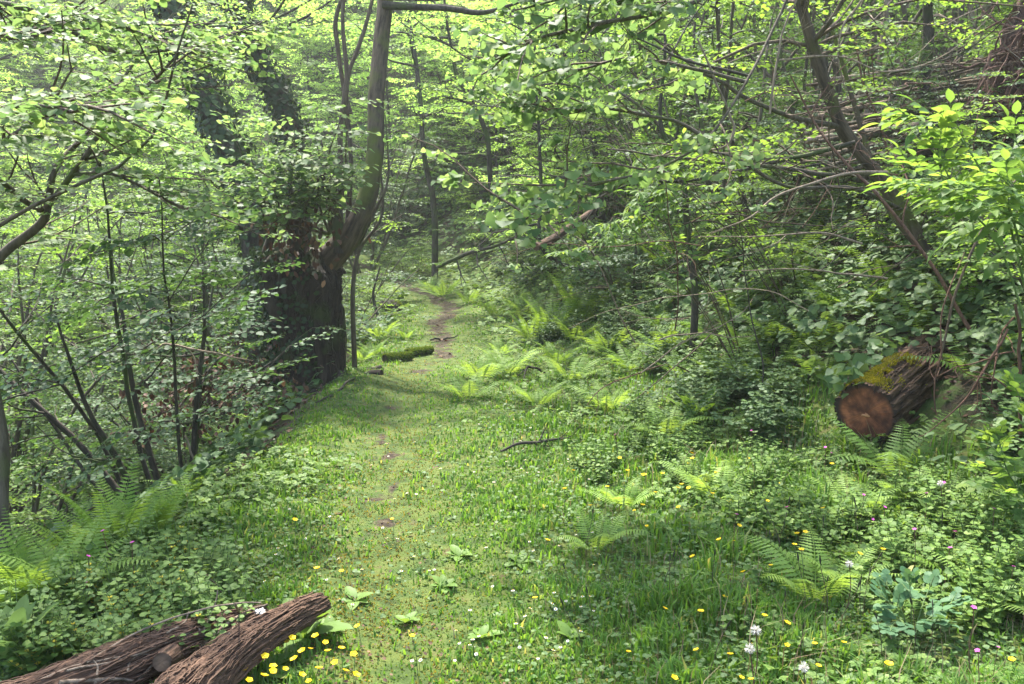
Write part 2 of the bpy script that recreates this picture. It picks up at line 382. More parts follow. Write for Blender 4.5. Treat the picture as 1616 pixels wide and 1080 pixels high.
# trefoils, ivy and small round leaves
def cover(name, n, y0, y1, zone, hfun, size, mat, label, T=HEX, leaflets=3, wid=1.0, tilt=.35):
    x, y = frustum_pts(n, y0, y1)
    k = rs.random(n) < zone(x, y); x, y = x[k], y[k]; n = len(x)
    h = hfun(x, y) * rs.uniform(.3, 1.2, n); Nn = slopeN(x, y)
    c = np.stack([x, y, H(x, y)], -1) + Nn * h[:, None]
    N0 = nrm(Nn + np.array([0, 0, .6]) + rs.normal(0, tilt, (n, 3)))
    a0 = rs.uniform(0, 6.283, n); sz = size * rs.uniform(.6, 1.3, n) * (1 + .05 * y)
    mb = MB(); Ps, Ds, Ns, Ls = [], [], [], []
    for q in range(leaflets):
        a = a0 + q * 6.283 / max(leaflets, 1) * (1 if leaflets < 4 else .8)
        D = np.stack([np.cos(a), np.sin(a), rs.normal(0, .15, n)], -1); D = nrm(D - N0 * (D * N0).sum(-1, keepdims=True))
        Ps.append(c); Ds.append(D); Ns.append(N0); Ls.append(sz)
    leafset(mb, np.concatenate(Ps), np.concatenate(Ds), np.concatenate(Ns), np.concatenate(Ls), T, wid)
    o = mb.obj(name, mat); o['kind'] = 'stuff'; o['label'] = label; return o
def zonec(x, y):
    p = np.clip((fbm(x * 1.1 + 5, y * 1.1, 0, 3, 71) - .36) * 4, 0, 1)
    r = np.clip((x - pathx(y) - .25) / .8, 0, 1)
    l = np.clip((pathx(y) - .1 - x) / .6, 0, 1) * .5
    return meadow(x, y) * np.maximum(np.maximum(r, l) * (.35 + .65 * p), .25 * p)
cover('clover', 110000, 2.3, 18, zonec, lambda x, y: .02 + .06 * tall(x, y), .009, LEAF_CLOVER, 'small round trefoil leaves spread over the verge', wid=1.5)
def zoneh(x, y):
    fx, ex = np.interp(y, FY, FX), np.interp(y, EY, EX)
    r = np.clip((x - pathx(y) - 1.1 + .5 * (y > 6)) / 1.2, 0, 1) * np.clip((fx + .5 + .8 * (y > 6) - x) / .5, 0, 1)
    sx = x + .62; lg = np.clip(np.hypot((x + 1.35) * .62, y - 2.95 - (x + 1.35) * .55) / .28 - .6, 0, 1)
    l = np.clip((ex + .9 - x) / .5, 0, 1) * np.clip((x - ex + 1.2) / .5, 0, 1) * (y < 5.6)
    return np.maximum(r * (fbm(x * 1.7, y * 1.7, 0, 3, 91) > .42), l) * lg
cover('low_leafy_herbs', 56000, 2.3, 11, zoneh, lambda x, y: .05 + .07 * fbm(x * 2, y * 2, 0, 2, 4), .0175, LEAF_HERB,
      'knee low leafy herbs crowding the edges of the clearing', leaflets=4, wid=.95, tilt=.45)
def zonew(x, y):
    fx = np.interp(y, FY, FX)
    dl = np.hypot(x - 2.25, (y - 5.2) * .8)
    return np.clip((x - fx + .25 - .75 * np.clip((y - 5) / 2, 0, 1)) / .5, 0, 1) * np.clip((dl - .5) / .3, 0, 1) * (.35 + .65 * (fbm(x * 1.3, y * 1.3, 0, 3, 27) > .42))
cover('undergrowth', 90000, 3.0, 26, zonew, lambda x, y: .10 + .30 * fbm(x * 1.2, y * 1.2, 0, 3, 61), .030, LEAF_BRAMBLE,
      'dark tangled ivy and bramble leaves covering the bank', leaflets=3, wid=1.2, tilt=.5)
def zonel(x, y):
    ex = np.interp(y, EY, EX)
    return np.clip((ex + .1 - x) / .3, 0, 1) * (.3 + .7 * (fbm(x * 1.3, y * 1.3, 0, 3, 37) > .5)) * (x > -16)
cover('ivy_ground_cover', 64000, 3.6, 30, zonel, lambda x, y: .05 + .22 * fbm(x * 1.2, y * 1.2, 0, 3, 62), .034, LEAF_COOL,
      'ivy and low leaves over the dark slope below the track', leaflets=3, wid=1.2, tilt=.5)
# dead leaves on the ground
def litterset(name, n, zone, label, size=.05):
    x, y = frustum_pts(n, 2.5, 24); k = rs.random(n) < zone(x, y); x, y = x[k], y[k]; n = len(x)
    mb = MB(); a = rs.uniform(0, 6.283, n)
    leafset(mb, np.stack([x, y, H(x, y) + .012], -1), np.stack([np.cos(a), np.sin(a), rs.normal(0, .25, n)], -1), nrm(slopeN(x, y) + rs.normal(0, .35, (n, 3))), size * rs.uniform(.5, 1.2, n), HEX, .8)
    o = mb.obj(name, DEADLEAF); o['kind'] = 'stuff'; o['label'] = label
litterset('fallen_leaves', 26000, lambda x, y: np.maximum(littery(x, y) * .8, .3 * (wear(x, y) > .5) * (y > 8)), 'brown fallen leaves on the shaded slopes and worn track')

litterset('path_litter', 20000, lambda x, y: np.exp(-((x - pathx(y) - .12 * np.sin(y * 1.3)) / .28) ** 2) * (y < 12) * (.4 + 1.2 * (fbm(x * 3, y * 3, 0, 2, 77) > .55)), 'small bits of dead leaf and twig trodden into the track', .016)

blades('dry_stalks', 5200, 2.3, 9, lambda x, y: meadow(x, y) * np.clip((x - pathx(y) - .3) / .8, .12, 1) * .8, lambda x, y: .07 + .16 * tall(x, y), STRAW, .0014, label='thin dry straw stalks leaning among the green grass')

cover('woodland_herbs', 46000, 11, 40, lambda x, y: (np.abs(x - pathx(y)) > .5 + .15 * rs.random(len(x))) * np.clip((y - 11) / 5, .3, 1) * .9, lambda x, y: .06 + .18 * fbm(x * .9, y * .9, 0, 3, 14), .032, LEAF_HERB,
      'soft green herbs covering the floor of the far wood', leaflets=4, wid=1.1, tilt=.45)

blades('track_moss', 260000, 2.3, 16, lambda x, y: np.exp(-((x - pathx(y) - .12 * np.sin(y * 1.3)) / .30) ** 2) * np.clip((fbm(x * 2.6, y * 2.0, 0, 3, 144) - .30) * 5, 0, 1) * (1 - np.clip(wear(x, y) * 1.2, 0, .9)),
       lambda x, y: .014 + 0 * x, MOSSY, .0028, label='yellow brown moss along the trodden middle of the track')
# ================================================================ sprays, trees, shrubs
def spray_proto(seed, leaf=.065, L=.75, nside=6, pitch=.85, ang=50, nj=.28, dr=-.12):
    q = np.random.default_rng(seed); P_, D_, N_, S_, TW = [], [], [], [], []
    def twig(p0, d0, l, lv):
        n = max(3, int(l / .09)); pts = [np.array(p0)]; d = np.array(d0, float)
        for i in range(n):
            d = nrm(d + q.normal(0, .10, 3) * [1, 1, .6] + [0, 0, -.025]); pts.append(pts[-1] + d * l / n)
        pts = np.array(pts); TW.append((pts, .0035 if lv == 0 else .002))
        m = max(2, int(l / (leaf * pitch))); sgn = 1 if q.random() < .5 else -1
        for j in range(m):
            t = (j + .7) / m; p = pts[0] + 0; f = t * (len(pts) - 1); i = min(int(f), len(pts) - 2); p = pts[i] + (pts[i + 1] - pts[i]) * (f - i)
            dd = nrm(pts[i + 1] - pts[i]); side = np.cross([0, 0, 1], dd); sgn = -sgn
            a = rad(ang + q.normal(0, 12)) * (1 if j < m - 1 else .1)
            D_.append(dd * math.cos(a) + side * sgn * math.sin(a) + [0, 0, q.normal(dr, .12 + nj * .3)]); P_.append(p)
            N_.append(nrm(np.array([0, 0, 1.]) + q.normal(0, nj, 3))); S_.append(leaf * q.uniform(.6, 1.25) * (.8 + .3 * (1 - abs(t - .6))))
        if lv == 0:
            for j in range(nside):
                t = .12 + .8 * j / nside; f = t * (len(pts) - 1); i = int(f); sg = 1 if j % 2 else -1
                dd = nrm(pts[i + 1] - pts[i]); side = np.cross([0, 0, 1], dd); a = rad(48 + q.normal(0, 8))
                twig(pts[i], dd * math.cos(a) + side * sg * math.sin(a), l * (.62 - .42 * t) * q.uniform(.8, 1.2), 1)
    twig((0, 0, 0), (1, 0, .02), L, 0)
    mt = MB()
    for pts, r in TW: tube(mt, pts[::2] if len(pts) > 5 else pts, [r, r * .5], 3, cap=False)
    return dict(P=np.array(P_), D=np.array(D_), N=np.array(N_), S=np.array(S_), V=np.concatenate(mt.V), F=np.concatenate(mt.F))
def put_sprays(mbl, mbt, prot, pos, dirs, sc, T=HEX, wid=1.0, q=rs, roll=.22, flat=.75):
    pos = np.asarray(pos, float); d = np.asarray(dirs, float).copy(); d[:, 2] *= (1 - flat); d = nrm(d)
    up = nrm(np.array([0, 0, 1.]) + q.normal(0, roll, pos.shape)); y = nrm(np.cross(up, d)); z = np.cross(d, y)
    M = np.stack([d, y, z], -1)                     # columns
    which = q.integers(0, len(prot), len(pos)); sc = np.broadcast_to(sc, len(pos))
    for k, pr in enumerate(prot):
        s = np.nonzero(which == k)[0]
        if not len(s): continue
        R_ = M[s]; tr = pos[s]; f = sc[s][:, None, None]
        rot = lambda A: np.einsum('nij,mj->nmi', R_, A)
        leafset(mbl, (rot(pr['P']) * f + tr[:, None]).reshape(-1, 3), rot(pr['D']).reshape(-1, 3), rot(pr['N']).reshape(-1, 3), (pr['S'][None] * sc[s][:, None]).ravel(), T, wid)
        if mbt is not None:
            V = rot(pr['V']) * f + tr[:, None]; n = len(pr['V'])
            mbt.add(V.reshape(-1, 3), (np.arange(len(s))[:, None, None] * n + pr['F'][None]).reshape(-1, 4), 0)
SP = [spray_proto(i, .062, .72, 6) for i in range(5)]
SP_FAR = [spray_proto(20 + i, .080, .95, 6, .85) for i in range(5)]
def grow(q, p0, d0, L, n, wobble=.12, trop=.0):
    d = nrm(np.array(d0, float)); pts = [np.array(p0, float)]
    for i in range(n):
        d = nrm(d + q.normal(0, wobble, 3) + [0, 0, trop]); pts.append(pts[-1] + d * L / n)
    return np.array(pts)
def along(q, pts, step, t0, out_p, out_d, out_s, s0=1.0, s1=.55, sc=1.0):
    L = np.linalg.norm(np.diff(pts, axis=0), axis=1).sum(); m = max(2, int(L * (1 - t0) / step)); sg = 1
    for j in range(m + 1):
        t = t0 + (1 - t0) * j / m; f = min(t * (len(pts) - 1), len(pts) - 1.001); i = int(f)
        p = pts[i] + (pts[i + 1] - pts[i]) * (f - i); dd = nrm(pts[i + 1] - pts[i]); h = nrm(np.array([dd[0], dd[1], 0.]) + 1e-6)
        side = np.array([-h[1], h[0], 0]); sg = -sg; a = rad(q.uniform(25, 75)) if j < m else 0
        out_p.append(p); out_d.append(h * math.cos(a) + side * sg * math.sin(a) + [0, 0, q.normal(.0, .15)]); out_s.append(sc * (s0 + (s1 - s0) * t) * q.uniform(.75, 1.2))
def tree(name, seed, h, r, lean=(0, 0), nl=14, base=.3, spread=.33, leaf=LEAF_FAR, bark=BARK_DARK, prot=None, step=.36, ssc=1.0, wb=.05, nsub=3, part=True, flat=.7, elev=(20, 55)):
    q = np.random.default_rng(seed); prot = prot or SP_FAR
    tr = grow(q, (0, 0, -.3), (lean[0], lean[1], 1), h, 14, wb, .02); mt = MB(); ml = MB(); mw = MB()
    tube(mt, tr, [r * 1.15, r, r * .85, r * .6, r * .12], 10)
    op, od, os_ = [], [], []
    for k in range(nl):
        t = base + (1 - base) * ((k + .5) / nl); f = t * 13.99; i = int(f); p = tr[i] + (tr[min(i + 1, 14)] - tr[i]) * (f - i)
        az = k * 2.4 + q.uniform(-.4, .4); el = rad(q.uniform(*elev)); L = h * spread * (1.25 - .75 * t) * q.uniform(.7, 1.2)
        lb = grow(q, p, (math.cos(az) * math.cos(el), math.sin(az) * math.cos(el), math.sin(el)), L, 7, .12, -.02)
        rr = r * (1 - t) * .5 + .012; tube(mt, lb, [rr, rr * .25], 5, cap=False); along(q, lb, step, .3, op, od, os_)
        for s in range(nsub):
            j = 1 + int(q.integers(0, 5)); dd = nrm(lb[j + 1] - lb[j]); side = np.cross([0, 0, 1], dd); sg = 1 if (s % 2) else -1
            sb = grow(q, lb[j], dd * .7 + side * sg * .8 + [0, 0, .1], L * q.uniform(.35, .6), 5, .14, -.01)
            tube(mt, sb, [rr * .45, rr * .12 + .003], 4, cap=False); along(q, sb, step, .15, op, od, os_)
    along(q, tr, step, .75, op, od, os_)
    put_sprays(ml, mw, prot, op, od, np.array(os_) * ssc, q=q, flat=flat)
    root = thing(name, 'x', 'tree'); mt.obj('trunk', bark, root); cr = ml.obj('crown', leaf, root)
    mw.obj('twig', bark, cr)
    return root
def shrub(name, seed, h, ns=8, splay=.35, leaf=LEAF_MID, bark=BARK_HAZEL, prot=None, step=.35, ssc=1.0, nsub=4, t0=.2, r=.028, cat='shrub', flat=.8, subl=.42, merge=False):
    q = np.random.default_rng(seed); prot = prot or SP; root = thing(name, 'x', cat)
    ml, mw = MB(), MB(); op, od, os_ = [], [], []; stems = []
    for k in range(ns):
        az = k * 2.4 + q.uniform(-.5, .5); a = splay * q.uniform(.3, 1.2); L = h * q.uniform(.65, 1.08)
        st = grow(q, (math.cos(az) * .12, math.sin(az) * .12, -.12), (math.cos(az) * a, math.sin(az) * a, 1), L, 12, .07, -.015)
        mt = stems[0] if (merge and stems) else MB()
        if not stems or not merge: stems.append(mt)
        rr = r * q.uniform(.6, 1.2); tube(mt, st, [rr * 1.1, rr * .8, rr * .25], 6, cap=False)
        along(q, st, step, .55, op, od, os_)
        for s in range(nsub):
            j = int(q.integers(int(12 * t0), 11)); az2 = q.uniform(0, 6.283)
            sb = grow(q, st[j], (math.cos(az2), math.sin(az2), q.uniform(.1, .7)), h * subl * q.uniform(.5, 1.1) * (1 - j / 18), 6, .13, -.02)
            tube(mt, sb, [rr * .4, .003], 4, cap=False); along(q, sb, step, .2, op, od, os_)
    for mt in stems: mt.obj('stem', bark, root)
    put_sprays(ml, mw, prot, op, od, np.array(os_) * ssc, q=q, flat=flat)
    cr = ml.obj('foliage', leaf, root); mw.obj('twig', bark, cr)
    return root
used = set()
T1 = tree('woodland_tree', 101, 11, .13, (.10, .02), 16, .22)
T2 = tree('woodland_tree', 102, 9.5, .10, (-.12, .03), 15, .18, .36)
T3 = tree('woodland_tree', 103, 13, .17, (.03, -.05), 18, .28, .32)
T4 = tree('woodland_tree', 104, 7.5, .07, (.2, .0), 13, .12, .42, wb=.09)
TREES = [T1, T2, T3, T4]
S1 = shrub('hazel_shrub', 201, 4.6, 9, .38)
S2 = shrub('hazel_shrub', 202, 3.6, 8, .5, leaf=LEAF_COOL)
S3 = shrub('hazel_shrub', 203, 5.4, 7, .30, ssc=1.1)
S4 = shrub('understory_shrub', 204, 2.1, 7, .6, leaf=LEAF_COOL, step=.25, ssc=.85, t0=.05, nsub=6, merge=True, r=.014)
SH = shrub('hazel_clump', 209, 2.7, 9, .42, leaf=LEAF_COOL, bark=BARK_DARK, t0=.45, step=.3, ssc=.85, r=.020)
SH.location = on(-2.35, 5.75); SH.rotation_euler = (0, -.28, 0); tag(SH, 'dark many stemmed hazel clump fanning out from the left edge of the track', 'shrub')
S5 = shrub('understory_shrub', 205, 1.4, 8, .8, leaf=LEAF_MID, step=.2, ssc=.7, t0=.02, nsub=6, merge=True, r=.01)
T5 = tree('young_beech', 105, 6.2, .045, (.08, .02), 22, .06, .42, step=.34, ssc=.8, nsub=3, flat=.85, elev=(5, 35))
T6 = tree('young_beech', 106, 4.6, .035, (-.1, .03), 20, .05, .5, step=.32, ssc=.75, nsub=3, flat=.85, elev=(0, 30), wb=.08)
q = np.random.default_rng(178)
sap = []
for yy in np.arange(15.5, 46, 2.6):
    for xx in np.arange(-.72 * yy, .68 * yy, 3.1 + yy * .02):
        x = xx + q.uniform(-1.2, 1.2); y = yy + q.uniform(-1.1, 1.1)
        if abs(x - pathx(y)) < (1.5 if y < 24 else .6) and y < 28: continue
        if x > 4 and y < 20: continue
        if -5 < x < 1 and y < 18: continue
        sap.append((x, y))
for x, y in sap:
    t = T5 if q.random() < .5 else T6
    o = place(t, used, on(x, y, -.05), q.uniform(0, 6.28), q.uniform(.75, 1.2)); o['group'] = 'young beeches in the far woodland'
    auto(o, ('layered young beech' if t is T5 else 'low spreading young beech') + (' across the valley' if x < -12 else (' up the bank' if x > 4 else ' past the path')))
q = np.random.default_rng(77)
# far and middle woodland, each tree a thing of its own
far = []
for yy in np.arange(20, 62, 3.6):
    for xx in np.arange(-.78 * yy - 3, .72 * yy + 3, 3.6 + yy * .03):
        x = xx + q.uniform(-1.3, 1.3); y = yy + q.uniform(-1.3, 1.3)
        if abs(x - pathx(y)) < 1.6 and y < 27: continue
        if x > 6 and y < 26: continue
        if q.random() < ((1.1 if abs(x - pathx(y)) < 8 else .6) if y < 38 else .35): continue
        far.append((x, y))
for i, (x, y) in enumerate(far):
    t = TREES[int(q.integers(0, 4))]
    o = place(t, used, on(x, y, -.1), q.uniform(0, 6.28), q.uniform(.75, 1.15)); o['category'] = 'tree'; o['group'] = 'spring trees on the far wooded slope'
    side = 'across the valley' if x < -12 else ('up the bank' if x > 4 else 'past the path')
    auto(o, {T1: 'slender pale leaved tree', T2: 'thin leaning green tree', T3: 'tall pale green tree', T4: 'crooked young tree'}.get(t) + ' ' + side)
hz = [(-4.4, 7.6, S1), (-5.6, 9.4, S3), (-4.0, 11.2, S2), (-7.4, 8.6, S1), (-7.8, 11.8, S3), (-3.9, 14.0, S1), (-6.0, 14.5, S2), (-9.5, 14.6, S1), (-4.6, 17.5, S2),
      (-7.2, 18.2, S3), (-10.5, 18.8, S1), (-13, 16.5, S3), (-3.2, 19.4, S2), (-6.5, 22, S1), (-11.5, 23, S3), (-15, 21, S1), (-6.6, 6.0, S2), (-8.8, 6.6, S3), (-11, 10.5, S2),
      (2.6, 9.6, S2), (2.2, 12.4, S1), (3.9, 11.4, S2), (5.6, 12.6, S1), (1.9, 15.6, S2), (4.2, 15.5, S3), (7.0, 11.4, S2), (7.8, 15.2, S1), (1.2, 19, S1), (3.2, 20.5, S2), (6.2, 19, S3), (9.8, 18, S1),
      (10, 13.5, S3), (.2, 22.5, S2), (-1.2, 25, S1), (8.2, 22.5, S2), (12.5, 20.5, S1), (-2.6, 23.2, S4)]
for x, y, s in hz:
    o = place(s, used, on(x, y), q.uniform(0, 6.28), q.uniform(.85, 1.15)); o['category'] = 'shrub'; o['group'] = 'hazel shrubs under the trees'
    auto(o, {S1: 'many stemmed hazel in fresh leaf', S2: 'broad blue green hazel bush', S3: 'tall arching hazel', S4: 'low leafy bush'}[s])
us = [(-2.6, 11.2), (-2.7, 13.2), (-2.9, 15.6), (-3.5, 16.5), (-4.3, 21), (1.0, 13.2), (.75, 15.2), (.4, 17.2), (1.5, 17.6), (-.4, 20), (1.4, 10.8), (2.2, 10.5), (3.3, 8.8), (2.6, 7.9), (4.3, 8.2), (3.5, 7.0),
      (4.6, 6.6), (5.4, 8.8), (3.6, 5.9), (3.3, 5.0), (3.9, 4.6), (-3.6, 5.3), (-3.2, 8.4), (-4.2, 9.6), (-5.2, 11.9), (-2.2, 19.5), (-3.6, 24), (-1.0, 22.4), (-6.6, 12.4), (-6.3, 7.7), (-5.2, 16), (6.2, 10), (6.6, 13.6), (5, 14),
      (-9, 10), (-10.6, 13), (-8.2, 16.5), (-12, 20), (-9, 21), (-4.6, 6.6), (-7.6, 7.2)]
for i, (x, y) in enumerate(us):
    s = S5 if (i % 2 or y < 7) else S4
    o = place(s, used, on(x, y), q.uniform(0, 6.28), q.uniform(.7, 1.15)); o['category'] = 'bush'; o['group'] = 'low bushes beside the path and on the bank'
    auto(o, {S4: 'waist high leafy bush', S5: 'knee high green bush'}[s])
# ================================================================ the old pollard
q = np.random.default_rng(5)
def cylfield(mb, pts, r, sides, nseg, fn, m=0, cap=False):
    tube(mb, smoothline(pts, nseg), r, sides, m, cap, fn)
def fibres(grid, n, seed, mat, root, ln=(8, 40), r=.0022, lift=.003, rows=None, drift=.08):
    q = np.random.default_rng(seed); N, Sd = grid.shape[:2]; mb = MB(); C = grid.mean(1)
    for k in range(n):
        l = int(q.integers(*ln)); i0 = int(q.integers(*(rows or (0, N - 2)))); i1 = min(i0 + l, N - 1)
        if i1 - i0 < 4: continue
        i = np.arange(i0, i1, max(1, l // 14)); j = (q.integers(0, Sd) + (i - i0) * q.normal(0, drift) + q.normal(0, .5, len(i))).astype(int) % Sd
        p = grid[i, j]; o = nrm(p - C[i]); e = np.linspace(-1, 1, len(i)) ** 4; p = p + o * (lift * q.uniform(.3, 1.5) + e * lift * q.uniform(0, 3))[:, None]
        rr = r * q.uniform(.5, 1.6); tube(mb, p, [rr * .3, rr, rr, rr * .3], 4, cap=False)
    return mb.obj('bark_fibre', mat, root)
def pollard():
    B = on(-2.12, 9.2, -.25); root = thing('pollard_tree', 'old hollow pollard with dark ivied bole and one tall mossy limb beside the path', 'tree', B)
    def fl(s, th):
        k = 1 - np.clip(s * 3.2, 0, 1)
        f = 1 + .10 * np.sin(th * 5 + s * 2) + .06 * np.sin(th * 9 + 1.3 + s * 5)
        f = f + k ** 2 * (.35 + .30 * np.maximum(0, np.sin(th * 3 + .6)))
        f = f + .42 * (fbm(np.cos(th) * 2.2 + 3, np.sin(th) * 2.2, s * 4.5, 4, 3) - .5) + .30 * (fbm(np.cos(th) * 7, np.sin(th) * 7, s * 5, 3, 4) - .5) - .10 * np.abs(fbm(np.cos(th) * 16, np.sin(th) * 16, s * 5, 3, 14) - .5) * 2.5
        return f
    mb = MB(); cylfield(mb, [(0, 0, -.2), (.02, 0, .35), (-.05, 0, .95), (-.06, 0, 1.45), (.0, 0, 1.74)], [.42, .35, .33, .36, .41, .40, .24], 110, 130, fl, cap=True)
    gr = tube.grid; mb.obj('trunk', BARK_POLLARD, root)
    fibres(gr, 260, 8, BARK_POLLARD, root, (12, 60), .009, .006)
    # root buttresses
    for k, (a, L) in enumerate([(-.5, .75), (-1.3, .55), (.1, .6), (-2.2, .6)]):
        r1 = MB(); d = np.array([math.cos(a), math.sin(a), 0])
        pts = smoothline([d * .30 + [0, 0, .38], d * .48 + [0, 0, .2], d * (L * .9) + [0, 0, .1], d * (L * 1.25) + [0, 0, .02]], 24)
        wx, wy = pts[:, 0] + B.x, pts[:, 1] + B.y
        pts[:, 2] = np.maximum(pts[:, 2] * .6, 0) + (H(wx, wy) - B.z) * np.linspace(.3, 1, 24)
        tube(r1, wob(pts, .03, 1, k), [.12, .08, .05, .03], 12, disp=lambda s, th: 1 + .3 * (fbm(s * 6, np.cos(th) * 2, np.sin(th) * 2, 3) - .5)); r1.obj('root', BARK_POLLARD, root)
    def loc(u, v, y): return np.array(P(u, v, y)) - np.array(B)
    # the tall limb
    L = smoothline([loc(500, 430, 9.3), loc(528, 400, 9.2), loc(556, 366, 9.15), loc(580, 310, 9.2), loc(592, 240, 9.3), loc(594, 150, 9.5), loc(602, 60, 9.8), loc(608, -10, 10), loc(604, -130, 10.3), loc(615, -260, 10.7), loc(600, -420, 11)], 90)
    mt = MB(); tube(mt, L, [.15, .14, .112, .092, .086, .084, .083, .075, .06, .03], 32, disp=lambda s, th: 1 + .16 * (fbm(np.cos(th) * 2, np.sin(th) * 2, s * 20, 4, 8) - .5) + .08 * (fbm(np.cos(th) * 8, np.sin(th) * 8, s * 30, 2, 9) - .5))
    limb = mt.obj('limb', BARK_TREE, root)
    L2 = wob(smoothline([loc(606, 8, 9.85), loc(650, 10, 9.7), loc(700, 13, 9.5), loc(760, 22, 9.3), loc(830, 0, 9.0)], 30), .03, 1, 3)
    mt = MB(); tube(mt, L2, [.045, .035, .03, .012], 8); mt.obj('branch', BARK_DARK, limb)
    # second broken limb and dead poles rising from the head
    for k, (pp, rr, mat) in enumerate([
        ([(470, 395, 9.0), (474, 340, 9.0), (470, 300, 9.0)], [.09, .07, .04], BARK_DARK),
        ([(535, 400, 9.1), (531, 330, 9.1), (536, 282, 9.1)], [.07, .06, .03], BARK_DARK),
        ([(548, 380, 9.3), (552, 250, 9.3), (545, 160, 9.3), (552, 110, 9.3), (570, 60, 9.4), (590, -10, 9.5)], [.035, .022, .035, .022, .022, .018], TWIG_BROWN),
        ([(552, 180, 9.3), (540, 120, 9.3), (528, 40, 9.3), (542, -10, 9.3)], [.035, .022, .024, .02], TWIG_BROWN),
        ([(541, 330, 9.3), (537, 210, 9.2), (547, 120, 9.2), (541, 40, 9.2), (544, -20, 9.2)], [.022, .028, .024, .02, .02], TWIG_BROWN),
        ([(420, 400, 9.1), (436, 350, 9.1), (470, 320, 9.0), (500, 300, 9)], [.05, .03, .02, .01], BARK_DARK),
        ([(560, 400, 9.3), (590, 340, 9.3), (612, 280, 9.3), (606, 180, 9.3)], [.02, .018, .012, .006], BARK_HAZEL),
        ([(560, 590, 9.5), (556, 480, 9.4), (566, 400, 9.4), (604, 340, 9.4), (600, 240, 9.5)], [.03, .025, .02, .015, .006], BARK_HAZEL)]):
        m1 = MB(); tube(m1, wob(smoothline([loc(*p) for p in pp], 26), .025, 1, k), rr, 8); m1.obj('pole', mat, root)
    # ivy on the bole's left and sprays, hanging dead leaves
    mi = MB(); n = 3600; th = q.uniform(2.0, 5.2, n); zz = q.uniform(.0, 1.75, n) ; R0 = .33 + q.uniform(-.02, .12, n) * (1 + (zz > 1.3) * .8)
    keep = q.random(n) < np.where(th < 4.1, .95, .25)
    th, zz, R0 = th[keep], zz[keep], R0[keep]
    Pp = np.stack([np.cos(th) * R0 - .05, np.sin(th) * R0, zz], -1); Nn = nrm(np.stack([np.cos(th), np.sin(th), .5 + 0 * th], -1) + q.normal(0, .35, (len(th), 3)))
    leafset(mi, Pp, np.stack([-np.sin(th) * .4, np.cos(th) * .4, -1 + 0 * th], -1) + q.normal(0, .5, (len(th), 3)), Nn, q.uniform(.03, .055, len(th)), HEX, 1.3); mi.obj('ivy', LEAF_IVY, root)
    ml, mw = MB(), MB(); pos, dirs = [], []
    for (u, v, y) in [(470, 380, 8.9), (520, 370, 8.9), (440, 350, 8.9), (500, 330, 8.8), (540, 350, 8.9), (420, 370, 8.9)]:
        for s in range(5):
            a = q.uniform(-2.9, -.2); p0 = loc(u, v, y); up = q.uniform(.3, 1.6)
            sb = grow(q, p0, (math.cos(a) * .8, math.sin(a) * .8, up), q.uniform(.7, 1.35), 7, .14, -.03)
            tube(mw, sb, [.014, .004], 4, cap=False)
            for t in (3, 4, 5, 6, 7):
                pos.append(sb[t]); aa = a + q.uniform(-1.2, 1.2); dirs.append((math.cos(aa), math.sin(aa), .05))
    put_sprays(ml, mw, SP_P, pos, dirs, q.uniform(.5, .85, len(pos)), q=q, flat=.8)
    cr = ml.obj('leafy_shoots', LEAF_NEAR, root); mw.obj('twig', BARK_HAZEL, cr)
    md = MB(); n = 170; c = np.array([loc(470 + q.normal(0, 34), 372 + q.normal(0, 24), 8.72 + q.uniform(-.1, .1)) for _ in range(n)])
    leafset(md, c, nrm(np.array([0, 0, -1.]) + q.normal(0, .5, (n, 3))), nrm(np.array([0, -1, 0.]) + q.normal(0, .5, (n, 3))), q.uniform(.04, .10, n), OVAL, .5); md.obj('dead_leaves', DEADLEAF, root)
    # upper crown
    mt, ml = MB(), MB(); op, od, os_ = [], [], []
    for k in range(14):
        i = int(q.integers(58, 88)); az = k * 2.4; lb = grow(q, L[i], (math.cos(az), math.sin(az), q.uniform(.0, .7)), q.uniform(1.2, 2.6), 8, .13, -.02)
        tube(mt, lb, [.03, .006], 5, cap=False); along(q, lb, .4, .25, op, od, os_)
    put_sprays(ml, mt, SP_FAR, op, od, np.array(os_) * .85, q=q); cr = ml.obj('crown', LEAF_FAR, root); mt.obj('branch', BARK_DARK, cr)
SP_P = [spray_proto(40 + i, .085, .6, 4, .95, 55) for i in range(4)]
pollard()

